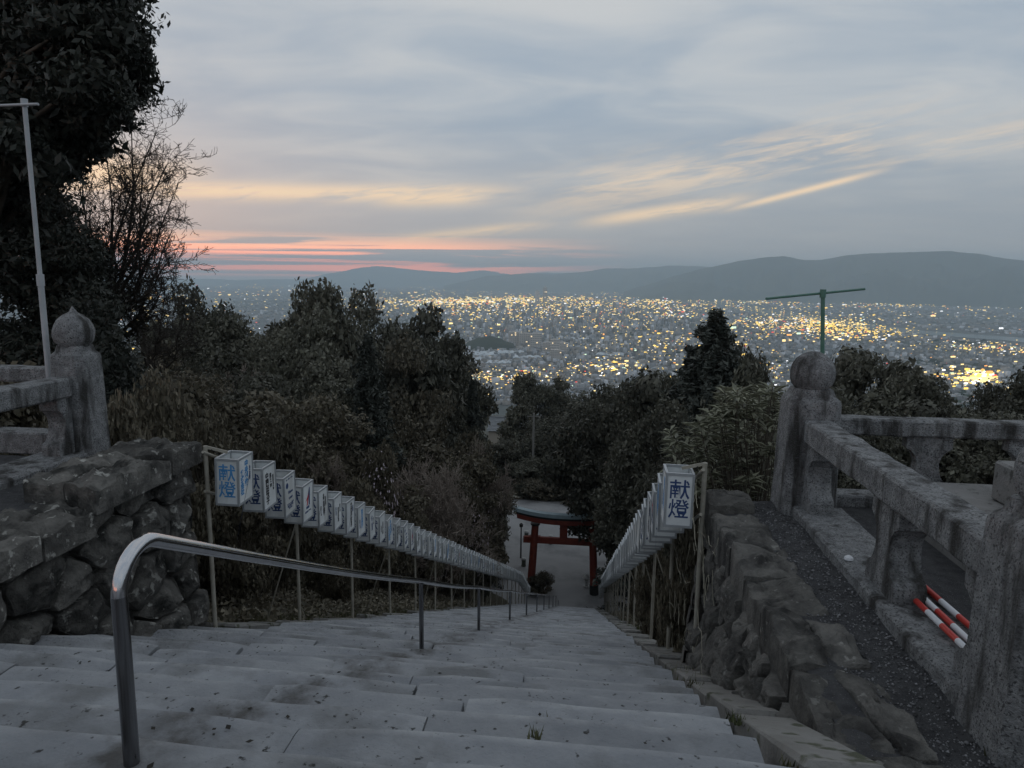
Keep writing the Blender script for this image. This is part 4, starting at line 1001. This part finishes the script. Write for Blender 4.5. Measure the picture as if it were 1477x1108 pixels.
# big evergreen overhanging the left terrace: clumps filling the crown volume
def big_tree():
    g = np.random.default_rng(12); base = np.array([-13.5, 13.5, float(ground(-13.5, 13.5))]); t = empty('overhanging_evergreen', tuple(base)); tag(t, 'huge dark evergreen overhanging the terrace behind the tall pale pole', 'tree')
    prof_y = [-200, -60, 40, 80, 130, 170, 215, 262]; prof_x = [195, 212, 228, 242, 230, 195, 165, 110]
    cl = []; rad = []
    while len(cl) < 300:
        y = g.uniform(-230, 262); xm = np.interp(y, prof_y, prof_x); x = xm - 44 - abs(g.normal())*120
        if x < -330: continue
        cl.append(atY(x, y, g.uniform(12.2, 17.0))); rad.append(g.uniform(.42, .85))
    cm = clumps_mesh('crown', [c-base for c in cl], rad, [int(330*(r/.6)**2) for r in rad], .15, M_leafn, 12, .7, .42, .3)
    o = bpy.data.objects.new('crown', cm); C.objects.link(o); o.parent = t
    mb = MB(); top = np.array([-12.8, 13.6, 7.5]); mb.tube([tuple(base-(0, 0, .5)), (-13.3, 13.5, 1.5), (-13.0, 13.6, 4.5), tuple(top)], [.5, .42, .34, .15], 10)
    for i in range(0, 300, 4):
        s0 = base + (top-base)*g.uniform(.45, 1); m_ = (s0+cl[i])/2 + np.array([0, 0, .3]); mb.tube([tuple(s0), tuple(m_), tuple(cl[i])], [.09, .06, .02], 5, False)
    mb.build('trunk', M_bark, t, origin=base, smooth_=True)
    # darker cone-shaped tree below it
    g2 = np.random.default_rng(15); base = np.array([-12.6, 15.5, float(ground(-12.6, 15.5))]); t = empty('dark_evergreen', tuple(base)); tag(t, 'dense dark evergreen sloping down behind the pillar with pointed knob', 'tree')
    cl = []; rad = []
    while len(cl) < 300:
        y = g2.uniform(225, 680); xm = np.interp(y, [225, 262, 330, 390, 440, 500, 560], [60, 90, 135, 170, 186, 180, 215]); x = xm-30-abs(g2.normal())*80
        cl.append(atY(x, y, g2.uniform(13.5, 17))); rad.append(g2.uniform(.35, .7))
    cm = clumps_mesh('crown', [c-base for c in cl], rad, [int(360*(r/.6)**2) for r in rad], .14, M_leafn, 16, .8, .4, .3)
    o = bpy.data.objects.new('crown', cm); C.objects.link(o); o.parent = t
    MB().tube([tuple(base-(0, 0, .5)), tuple(base+(.1, 0, 3)), tuple(base+(.2, .1, 7))], [.3, .24, .1], 8).build('trunk', M_bark, t, origin=base, smooth_=True)
big_tree()
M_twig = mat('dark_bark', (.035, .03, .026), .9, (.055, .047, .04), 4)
def near_bare():
    g = np.random.default_rng(23)
    def tree(lab, fork, base_px, Y, tips, r0):
        F_ = atY(*fork, Y); b = atY(*base_px, Y); base = np.array([b[0], Y, float(ground(b[0], Y))-.1]); t = empty('leafless_tree', tuple(base)); tag(t, lab, 'tree')
        tr, br = MB(), MB()
        tr.tube([tuple(base), tuple(base*.6+F_*.4+(.06, 0, 0)), tuple(F_)], [r0, r0*.8, r0*.6], 8, False)
        def grow(p, d, L_, r, lv):
            n = 3; pts = [p]; dd = d
            for i in range(n): dd = unit(dd+g.normal(size=3)*.16+np.array([0, 0, .05])); pts.append(pts[-1]+dd*L_/n)
            br.tube([tuple(q) for q in pts], list(np.linspace(max(r, .0065), max(r*.6, .0055), n+1)), 3, False)
            if lv == 0: return
            for j in range(3):
                i = 2 if j == 0 else g.integers(0, 3); q = pts[i]+(pts[i+1]-pts[i])*g.uniform(.3, 1)
                grow(q, unit(dd*.8+unit(g.normal(size=3))*.75), L_*g.uniform(.55, .8), r*.62, lv-1)
        for x, y in tips:
            e = atY(x, y, Y+g.uniform(-1.9, 1.9)); s0 = F_+(base-F_)*g.uniform(0, .18); ln = np.linalg.norm(e-s0); n = 8
            bend = np.array([g.normal()*.1, g.normal()*.1, -.16])*ln; pts = [s0+(e-s0)*k/n+bend*math.sin(math.pi*k/n)*.6+g.normal(size=3)*.03 for k in range(n+1)]
            rr = np.linspace(r0*.42, .012, n+1); tr.tube([tuple(q) for q in pts], list(rr), 5, False)
            for k in range(2, n+1):
                for _ in range(2 if k < 4 else 3): grow(pts[k], unit((pts[k]-pts[k-1])/np.linalg.norm(pts[k]-pts[k-1])+unit(g.normal(size=3))*.8), ln*g.uniform(.10, .17), rr[k]*.55, 3)
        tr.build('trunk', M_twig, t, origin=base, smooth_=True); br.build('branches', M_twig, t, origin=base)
    tree('large leafless tree with fine twigs in front of the sunset beside the overhanging evergreen', (158, 440), (150, 560), 17.5, ((222, 190), (240, 235), (247, 290), (245, 335), (240, 380), (232, 425), (190, 180), (150, 205), (118, 250), (205, 250), (195, 310), (165, 290), (130, 320), (215, 455)), .15)
    tree('smaller leafless tree low beside the large leafless tree', (215, 500), (205, 560), 20.5, ((238, 420), (262, 455), (205, 420), (185, 450), (270, 490), (232, 465)), .09)
near_bare()
# ground cover: leaves and grass on the slopes beside the steps
def cover():
    g = np.random.default_rng(31)
    def field(name, n, xr, yr, m, size, hmax, label, aspect, droop, bias):
        x = g.uniform(*xr, n); y = yr[0]+(yr[1]-yr[0])*g.uniform(0, 1, n)**1.5; z = ground(x, y)+.12*0+g.uniform(-.02, hmax, n)
        c = np.stack([x, y, z], 1); v, f = leaf_cloud(c, np.tile([0, 0, 1.], (n, 1)), size, aspect, 3, droop, bias)
        return tag(obj(name, np_mesh(name, v, f, m)), label, kind='stuff')
    field('undergrowth', 26000, (-12, -4.1), (7.2, 30), M_leaf2, .11, .35, 'low leafy undergrowth under the lanterns with sponsor names', .5, 0, .6)
    field('undergrowth', 16000, (1.4, 7), (7.2, 34), M_leaf2, .10, .30, 'low leafy undergrowth under the lanterns beside the grey wall', .5, 0, .6)
    n = 15000; x = np.where(g.uniform(size=n) < .62, -4.15-abs(g.normal(size=n))*.8, 1.35+abs(g.normal(size=n))*.6); y = 7.2+24*g.uniform(size=n)**1.5
    z = ground(x, y)-.02; h = g.uniform(.08, .26, n); a = g.uniform(0, 6.28, n); d = np.stack([np.cos(a)*.35, np.sin(a)*.35, np.ones(n)], 1)*h[:, None]; s = np.stack([-np.sin(a), np.cos(a), np.zeros(n)], 1)*.007
    c = np.stack([x, y, z], 1); v = np.stack([c-s, c+s, c+d], 1).reshape(-1, 3); tag(obj('grass', np_mesh('grass', v, np.arange(3*n).reshape(n, 3), M_grass)), 'rough grass along both edges of the steps', kind='stuff')
    # weeds in the joints of the steps and against the walls
    pts = []
    for (x0, y0, k, sp) in ((-.18, 2.75, 22, .03), (-.16, 3.1, 14, .03), (.84, 2.6, 20, .05), (.86, 3.6, 40, .08), (.9, 5.2, 40, .1), (1.02, 6.3, 50, .15), (2.0, 2.9, 160, .14), (-4.05, 6.9, 60, .15)):
        for _ in range(k): pts.append((x0+g.normal()*sp*.4, y0+g.normal()*sp, 0))
    vs = []
    for x0, y0, _ in pts:
        zz = float(stair_z(y0))+.05 if x0 < 1.2 else .0; a = g.uniform(0, 6.28); h = g.uniform(.02, .07); c = np.array([x0, y0, zz]); s = np.array([-math.sin(a), math.cos(a), 0])*.006
        vs += [c-s, c+s, c+np.array([math.cos(a)*.4, math.sin(a)*.4, 1])*h]
    v = np.array(vs); tag(obj('weeds', np_mesh('weeds', v, np.arange(len(v)).reshape(-1, 3), M_grass)), 'small weeds sprouting from joints between the steps', kind='stuff')
    # dry stems hanging on the right-hand wall
    mb = MB()
    for i in range(46):
        y = g.uniform(5.2, 7.1); z = g.uniform(-1.3, .2); x = 1.0+.12*(z+1.4)/1.4; p = np.array([x-.12, y, z]); pts_ = [p]
        d = unit(np.array([-.2, g.normal()*.6, g.normal()]))
        for k in range(5): d = unit(d+g.normal(size=3)*.35); d[0] *= .25; pts_.append(pts_[-1]+d*g.uniform(.04, .09))
        mb.tube(pts_, .0022, 3, False)
    tag(mb.build('dry_stems', M_dry), 'thin dry vine stems clinging to the end of the grey rubble wall', kind='stuff')
cover()
def pebbles():
    g = np.random.default_rng(66); n = 5200; x = g.uniform(1.5, 1.98, n); y = 1.6+5.3*g.uniform(size=n)**1.2; s = g.uniform(.003, .009, n)*g.choice([1, 1, 1, 1.6], n)
    z = np.array([.0 + .035*mnoise.fractal(Vector((a*2, b*2, 4)), 1, 2, 3) - .10*max(0, 2.6-b) for a, b in zip(x, y)]) + s*.3
    o = np.array([(1,0,0),(0,1,0),(-1,0,0),(0,-1,0),(0,0,.7),(0,0,-.7)]); v = (np.stack([x, y, z], 1)[:, None]+o[None]*s[:, None, None]*g.uniform(.6, 1.3, (n, 6, 1))).reshape(-1, 3)
    f = np.array([(0,1,4),(1,2,4),(2,3,4),(3,0,4),(1,0,5),(2,1,5),(3,2,5),(0,3,5)]); f = (f[None]+6*np.arange(n)[:, None, None]).reshape(-1, 3)
    tag(obj('gravel', np_mesh('gravel', v, f, mat('pebble', (.13, .13, .135), .85, island=.75))), 'loose grey gravel strewn along the top of the grey rubble wall', kind='stuff')
pebbles()
def litter():
    g = np.random.default_rng(55); c = []; n = 1500
    for _ in range(n):
        k = int(46*g.uniform()**1.6); y0 = 1.15+.45*k; x = g.uniform(LX-.3, RX); 
        if mnoise.noise(Vector((x*1.3, y0*1.1, 2))) < -.02 and g.uniform() < .8: continue
        if g.uniform() < .25: x = -1.56+g.normal()*.16
        y = y0 + (.02+abs(g.normal())*.07 if g.uniform() < .55 else g.uniform(.03, .40)); c.append((x, y, float(stair_z(y0+.43))+.112))
    c = np.array(c); v, f = leaf_cloud(c, np.tile([0, 0, 1.], (len(c), 1)), .026, .7, 9, 0, 6.0)
    tag(obj('leaf_litter', np_mesh('leaf_litter', v, f, mat('dead_leaf', (.025, .022, .018), .9, island=.4))), 'scattered dark leaf litter lying on the steps', kind='stuff')
litter()
# ------------------------------------------------------------------ city on the plain
def city():
    g = np.random.default_rng(77); rot = math.radians(24); ca, sa = math.cos(rot), math.sin(rot)
    def boxes(cx, cy, w, d, h, z0=-299.5, rot_=None):
        n = len(cx); a = np.full(n, rot) if rot_ is None else rot_; co, si = np.cos(a), np.sin(a); vs = []
        for sx, sy, sz in ((-1,-1,0),(1,-1,0),(1,1,0),(-1,1,0),(-1,-1,1),(1,-1,1),(1,1,1),(-1,1,1)):
            lx, ly = sx*w/2, sy*d/2; vs.append(np.stack([cx+lx*co-ly*si, cy+lx*si+ly*co, np.broadcast_to(z0, (n,))+sz*h], 1))
        v = np.stack(vs, 1).reshape(-1, 3)
        q = np.array([(4,5,6,7),(0,1,5,4),(1,2,6,5),(2,3,7,6),(3,0,4,7)]); f = (q[None]+np.arange(n)[:, None, None]*8).reshape(-1, 4); return v, f
    def sample(n, D0, D1, a0=-48, a1=46):
        D = 1/(1/D1+(1/D0-1/D1)*g.uniform(size=n)); az = np.radians(g.uniform(a0, a1, n)); return D*np.sin(az), D*np.cos(az), D, np.degrees(az)
    def snap(x, y, s):   # blocks separated by streets
        u, v = x*ca+y*sa, -x*sa+y*ca; fu, fv = (u/s) % 1, (v/s) % 1; u = (np.floor(u/s)+.12+.76*fu)*s; v = (np.floor(v/s)+.12+.76*fv)*s; return u*ca-v*sa, u*sa+v*ca
    riv = np.array(rv)
    def near_river(x, y, w=330):
        d = np.full(len(x), 1e9)
        for a, b in zip(riv[:-1], riv[1:]):
            ab = b-a; t = np.clip(((x-a[0])*ab[0]+(y-a[1])*ab[1])/(ab@ab), 0, 1); d = np.minimum(d, np.hypot(x-a[0]-t*ab[0], y-a[1]-t*ab[1]))
        return d < w
    mats = [mat('city_wall_pale', (.55, .56, .58), .85, (.36, .37, .39), .03, island=.5, world=True), mat('city_wall_grey', (.22, .225, .235), .85, (.30, .30, .30), .03, island=.5, world=True), mat('city_wall_warm', (.34, .31, .28), .85, (.24, .22, .20), .03, island=.5, world=True)]
    # far mass of buildings
    for k in range(3):
        x, y, D, az = sample(11000, 1650, 17000); x, y = snap(x, y, 90); keep = ~near_river(x, y) & (D < 22000); x, y, D, az = x[keep], y[keep], D[keep], az[keep]
        n = len(x); big = g.uniform(size=n); s = np.clip(D/4500, .8, 2.2)
        w = g.uniform(8, 16, n)*s*np.where(big > .93, 2.0, 1); d = g.uniform(8, 15, n)*s; h = g.uniform(5, 9, n)*np.where(big > .8, 2.0, 1)
        centre = np.exp(-((az+1)/13)**2)*np.exp(-((D-6500)/2800)**2); h = h + centre*(g.uniform(size=n) > .5)*g.uniform(6, 62, n)
        v, f = boxes(x, y, w, d, h); tag(obj('city_buildings', np_mesh('city_buildings', v, f, mats[k])), 'dim mass of distant %s city buildings on the plain' % ('pale', 'grey', 'brownish')[k], kind='stuff')
    # groves breaking up the roofs
    x, y, D, az = sample(5200, 1500, 9000); cl = np.array([mnoise.noise(Vector((a*.0016, b*.0016, 3))) for a, b in zip(x, y)]); kx = (cl > .12) & ~near_river(x, y); x, y = x[kx], y[kx]
    v, f = boxes(x, y, g.uniform(14, 34, len(x)), g.uniform(14, 30, len(x)), g.uniform(6, 12, len(x))); 
    top = (np.arange(len(v)) % 8) >= 4; cen = np.repeat(np.stack([x, y], 1), 8, 0); v[top, :2] = cen[top]+(v[top, :2]-cen[top])*.45
    tag(obj('distant_groves', np_mesh('distant_groves', v, f, mat('far_grove', (.03, .042, .028), .95, island=.4))), 'dark patches of distant trees among the city buildings', kind='stuff')
    # lights: lit shop fronts, signs, lamps and windows
    cols = [('warm_white', (1.0, .74, .30), 2.0), ('yellow', (1.0, .66, .13), 2.0), ('white', (.95, .97, 1.0), 2.2), ('orange', (1.0, .42, .10), 1.9), ('red', (1.0, .10, .06), 1.6), ('pale_green', (.75, 1.0, .72), 1.5)]
    shares = [.43, .31, .12, .09, .02, .03]
    Ls = []
    def lights(x, y, D, sz, zz): Ls.append((x, y, D, sz, zz))
    x, y, D, az = sample(8600, 1700, 15000); x, y = snap(x, y, 90)
    dens = np.array([.35+1.1*mnoise.noise(Vector((a*.0011, b*.0011, 9))) for a, b in zip(x, y)]) + .45*np.exp(-((az+1)/14)**2)*np.exp(-((D-6800)/2600)**2)
    k = (g.uniform(size=len(x)) < dens*.85) & ~near_river(x, y, 420); lights(x[k], y[k], D[k], D[k]*.00085*g.lognormal(0, .5, k.sum()), g.uniform(4, 14, k.sum()))
    # lamps along straight roads
    for (D0, a0, D1, a1) in ((1800, -12, 7000, -3), (1750, 3, 6200, 16), (2300, -16, 2600, 18), (3100, -24, 3300, 24), (3900, -26, 4300, 28), (5200, -28, 5600, 30), (6400, -30, 6600, 20), (2000, 10, 5200, 4), (4700, -14, 4400, 30), (2600, 22, 4800, 34), (7600, -25, 8200, 30), (9500, -30, 9000, 32), (3000, 0, 8000, -8), (11500, -30, 11800, 34), (13500, -32, 14500, 6)):
        p0 = np.array([D0*math.sin(math.radians(a0)), D0*math.cos(math.radians(a0))]); p1 = np.array([D1*math.sin(math.radians(a1)), D1*math.cos(math.radians(a1))]); n = int(np.linalg.norm(p1-p0)/(22+.012*(D0+D1)/2)); tt = (np.arange(n)+g.uniform(-.25, .25, n))/n; P = p0+(p1-p0)*tt[:, None]; D = np.hypot(P[:, 0], P[:, 1]); kk = g.uniform(size=n) < .72; P, D = P[kk], D[kk]
        lights(P[:, 0], P[:, 1], D, D*.00062*g.uniform(.7, 1.3, len(D)), np.full(len(D), 9.0))
    # downtown
    n = 1300; D = g.normal(7400, 1500, n); az = np.radians(g.normal(-1.5, 7.5, n)); D = np.clip(D, 4800, 12000); lights(D*np.sin(az), D*np.cos(az), D, D*.0010*g.uniform(.5, 1.4, n), g.uniform(5, 42, n))
    # far rows of lights towards the mountains
    n = 900; D = 1/(g.uniform(1/24000, 1/10500, n)); az = np.radians(g.uniform(-40, 40, n)); row = np.array([mnoise.noise(Vector((a*6, 1e4/b*3, 2))) for a, b in zip(az, D)]) > -.02
    D, az = D[row], az[row]; lights(D*np.sin(az), D*np.cos(az), D, D*.0008*g.uniform(.5, 1.2, len(D)), g.uniform(4, 12, len(D)))
    def cluster(px_, py_, sx, sy, n, s):
        n = int(n*1.35)
        xs, ys = g.normal(px_, sx, n), g.normal(py_, sy, n); P = np.array([atz(a, b, -296) for a, b in zip(xs, ys)]); D = np.hypot(P[:, 0], P[:, 1]); lights(P[:, 0], P[:, 1], D, D*s*g.uniform(.5, 1.4, n), g.uniform(4, 14, n))
    cluster(1175, 471, 45, 7, 420, .0011); cluster(1115, 466, 30, 6, 120, .0010); cluster(1240, 482, 40, 5, 160, .0010); cluster(1400, 545, 24, 8, 110, .0018); cluster(1412, 548, 9, 4, 40, .003); cluster(880, 535, 25, 4, 50, .0018); cluster(760, 545, 50, 6, 110, .0013); cluster(990, 500, 60, 8, 120, .0012); cluster(1430, 503, 50, 4, 110, .0010)
    cluster(680, 436, 50, 2.5, 330, .0012); cluster(780, 432, 40, 2, 140, .0011); cluster(760, 452, 70, 7, 260, .0010); cluster(950, 437, 12, 4, 50, .0012); cluster(975, 455, 14, 4, 40, .0011); cluster(870, 472, 30, 3, 60, .0011); cluster(1420, 432, 60, 3, 140, .0009); cluster(1300, 440, 60, 3, 110, .0009); cluster(720, 548, 40, 6, 90, .0011); cluster(870, 530, 40, 8, 90, .0011); cluster(610, 440, 60, 8, 160, .0010); cluster(1100, 436, 40, 2, 80, .0009); cluster(200, 440, 50, 20, 120, .0011)
    x = np.concatenate([q[0] for q in Ls]); y = np.concatenate([q[1] for q in Ls]); D = np.concatenate([q[2] for q in Ls]); sz = np.concatenate([q[3] for q in Ls]); zz = np.concatenate([q[4] for q in Ls])
    pick = g.choice(6, len(x), p=shares); yel = np.exp(-((x-1850)/380)**2-((y-4700)/700)**2) > .35; pick = np.where(yel & (g.uniform(size=len(x)) < .7), 1, pick)
    for k, (nm, c, s) in enumerate(cols):
        q = pick == k; v, f = boxes(x[q], y[q], sz[q]*g.uniform(.9, 2.6, q.sum()), sz[q]*.6, sz[q]*g.uniform(.45, .95, q.sum()), -299+zz[q])
        tag(obj('city_lights', np_mesh('city_lights', v, f, emit('light_'+nm, c, s))), 'scattered %s lights of the distant city' % nm.replace('_', ' '), kind='stuff')
    # buildings that can be told apart: apartment slabs, halls, towers
    M_w = mat('apartment_wall', (.62, .57, .52), .8, objrand=.25); M_g = mat('apartment_window', (.30, .29, .28), .4); M_lit = emit('lit_window', (1, .76, .42), 1.4); M_hall = mat('hall_roof', (.50, .55, .58), .5, (.42, .46, .49), .02, objrand=.2)
    def slab(px_, py_, wpx, hpx, lab, floors=8, cols_=7):
        p = atz(px_, py_, -299.5); D = float((p-EYE)@FW); w, h = wpx/1000*D, hpx/1000*D; d = w*.45; a = math.atan2(p[0], p[1])
        t = empty('apartment_block', tuple(p)); tag(t, lab, 'building', 'tall blocks on the plain'); t.rotation_euler.z = -a+R.uniform(-.25, .25)
        def ch(n, mb_, m_): o = bpy.data.objects.new(n, mb_.mesh(n, m_)); C.objects.link(o); o.parent = t; return o
        ch('wall', MB().box((-w/2, 0, 0), (w/2, d, h)), M_w); ch('roof_house', MB().box((-w*.15, d*.2, h), (w*.15, d*.8, h*1.07)), M_w)
        for i in range(floors):
            z0 = h*(i+.28)/floors; mb_ = MB(); ml = MB()
            for j in range(cols_):
                x0 = -w/2+w*(j+.15)/cols_; (ml if R.random() < .10 else mb_).box((x0, -.35, z0), (x0+w*.7/cols_, .2, z0+h*.5/floors))
            if mb_.v: ch('window_band', mb_, M_g)['kind'] = 'stuff'
            if ml.v: ch('lit_windows', ml, M_lit)['kind'] = 'stuff'
    for px_, py_, w_, h_, lab in ((742, 499, 16, 20, 'first of the three tan apartment slabs beside the dark wooded knoll'), (758, 500, 18, 19, 'middle one of the three tan apartment slabs beyond the pale halls'), (773, 502, 16, 21, 'tan apartment slab closest to the grey blocks on the plain'),
                                  (789, 512, 14, 18, 'grey apartment block in front of the tan slabs'), (800, 514, 13, 24, 'tall grey block next to the white block on the plain'), (813, 510, 12, 16, 'low wide grey block behind the white block'),
                                  (802, 522, 15, 17, 'white apartment block in front of the grey blocks'), (863, 511, 6, 13, 'slender pale tower beside the sports hall')):
        slab(px_, py_, w_, h_, lab, 7, 6)
    for px_, py_, w_, h_, lab in ((786, 441, 6, 26, 'tallest tower rising over the downtown lights'), (775, 440, 6, 20, 'tower beside the tallest downtown tower'), (548, 440, 5, 22, 'thin tower with red lights above the city edge')):
        slab(px_, py_, w_, h_, lab, 10, 3)
    def hall(px_, py_, wpx, dpx, hgt, lab, ang):
        p = atz(px_, py_, -299.5); D = float((p-EYE)@FW); w = wpx/1000*D; d = dpx/1000*D*9; t = empty('industrial_hall', tuple(p)); tag(t, lab, 'building', 'large halls on the plain'); t.rotation_euler.z = ang
        for n, mb_, m_ in (('wall', MB().box((-w/2, -d/2, 0), (w/2, d/2, hgt)), M_w), ):
            o = bpy.data.objects.new(n, mb_.mesh(n, m_)); C.objects.link(o); o.parent = t
        k = 4
        for i in range(k):
            x0, x1 = -w/2-2+(w+4)*i/k, -w/2-2+(w+4)*(i+1)/k-.6; mb_ = MB(); mb_.add([(x0, -d/2-2, hgt), (x1, -d/2-2, hgt), ((x0+x1)/2, -d/2-2, hgt+4), (x0, d/2+2, hgt), (x1, d/2+2, hgt), ((x0+x1)/2, d/2+2, hgt+4)], [(0, 1, 2), (5, 4, 3), (0, 2, 5, 3), (1, 4, 5, 2), (0, 3, 4, 1)])
            o = bpy.data.objects.new('roof_bay', mb_.mesh('roof_bay', M_hall)); C.objects.link(o); o.parent = t
    for px_, py_, w_, d_, ang, lab in ((690, 514, 60, 5, .1, 'widest pale roofed hall below the dark wooded knoll'), (735, 512, 40, 4, .1, 'pale roofed hall closest to the tan apartment slabs'), (675, 522, 40, 4, .1, 'pale hall in front of the widest hall'), (760, 519, 40, 3, .15, 'narrow pale hall along the lit avenue'), (880, 515, 38, 3.5, -.1, 'sports hall with pale roof beside the slender tower'), (835, 492, 26, 3, -.1, 'curved roofed hall behind the grey blocks'), (720, 527, 34, 3, .1, 'small pale hall among houses below the other halls')):
        hall(px_, py_, w_, d_, 11, lab, ang)
    # wooded knoll
    c = atz(705, 503, -300); n, r = 28, 105; vs = []; fs = []
    for j in range(9):
        for i in range(n):
            a = 6.283*i/n; q = 1-j/8; nz = mnoise.noise(Vector((math.cos(a)*2+j*.5, math.sin(a)*2, 5)))
            vs.append((c[0]+math.cos(a)*r*1.25*q*(1+.2*nz), c[1]+math.sin(a)*r*q*(1+.2*nz), -301+52*(1-q*q)+nz*5))
    for j in range(8):
        for i in range(n): fs.append((j*n+i, j*n+(i+1) % n, j*n+n+(i+1) % n, j*n+n+i))
    tag(MB().add(vs, fs).build('wooded_knoll', M_mtn, smooth_=True), 'dark wooded knoll standing in the plain', kind='structure')
    # nearer houses one by one
    M_hw = [mat('house_wall_pale', (.34, .33, .32), .85, objrand=.3), mat('house_wall_tan', (.26, .23, .20), .85, objrand=.3)]; M_hr = [mat('house_roof_slate', (.11, .12, .135), .6, objrand=.35), mat('house_roof_blue', (.13, .17, .22), .6, objrand=.3), mat('house_roof_pale', (.30, .33, .35), .5, objrand=.25)]
    proto = []
    for k in range(6):
        w, d, h = R.uniform(9, 14), R.uniform(8, 10), R.uniform(5.5, 7.5)
        wall = MB().box((-w/2, -d/2, 0), (w/2, d/2, h)).mesh('wall', M_hw[k % 2]); rf = MB(); rf.add([(-w/2-.7, -d/2-.7, h), (w/2+.7, -d/2-.7, h), (w/2+.7, d/2+.7, h), (-w/2-.7, d/2+.7, h), (-w/2+1.5, 0, h+2.6), (w/2-1.5, 0, h+2.6)], [(0, 1, 5, 4), (1, 2, 5), (2, 3, 4, 5), (3, 0, 4), (3, 2, 1, 0)])
        wn = MB(); wn.box((-w*.3, -d/2-.12, h*.55), (-w*.05, -d/2+.1, h*.8)); wl = MB(); wl.box((w*.08, -d/2-.12, h*.1), (w*.36, -d/2+.1, h*.36))
        proto.append((wall, rf.mesh('roof', M_hr[k % 3]), wn.mesh('window', M_g if k % 3 else M_lit), wl.mesh('window', M_lit if k % 2 else M_g)))
    cnt = 0
    while cnt < 280:
        D = R.uniform(1650, 2500); a = math.radians(R.gauss(-1, 10)); x, y = D*math.sin(a), D*math.cos(a); xx, yy = snap(np.array([x]), np.array([y]), 60)
        if (xx[0]-c[0])**2+(yy[0]-c[1])**2 < 200**2: continue
        k = R.randrange(6); t = empty('town_house', (xx[0], yy[0], -299.5)); tag(t, 'small hip roofed house in the town below the hill', 'house', 'houses of the town below'); t.rotation_euler.z = rot+R.choice([0, math.pi/2])*0+R.uniform(-.1, .1); s = R.uniform(1.0, 1.35); t.scale = (s, s, s)
        for n_, me in zip(('wall', 'roof', 'window', 'window'), proto[k]): o = bpy.data.objects.new(n_, me); C.objects.link(o); o.parent = t
        cnt += 1
city()
# ------------------------------------------------------------------ haze
def haze():
    m = bpy.data.materials.new('haze'); m.use_nodes = True; nt = m.node_tree; nt.nodes.clear()
    v = nt.nodes.new('ShaderNodeVolumePrincipled'); v.inputs['Color'].default_value = (.76, .91, 1.0, 1); v.inputs['Density'].default_value = 7.8e-5; v.inputs['Anisotropy'].default_value = 0.0
    o = nt.nodes.new('ShaderNodeOutputMaterial'); nt.links.new(v.outputs[0], o.inputs['Volume']); m.cycles.homogeneous_volume = True
    ob = MB().box((-91000, -6000, -312), (91000, 33000, 700)).build('haze', m, origin=(0, 0, 0)); tag(ob, 'thin evening haze over the plain', kind='stuff')
haze()
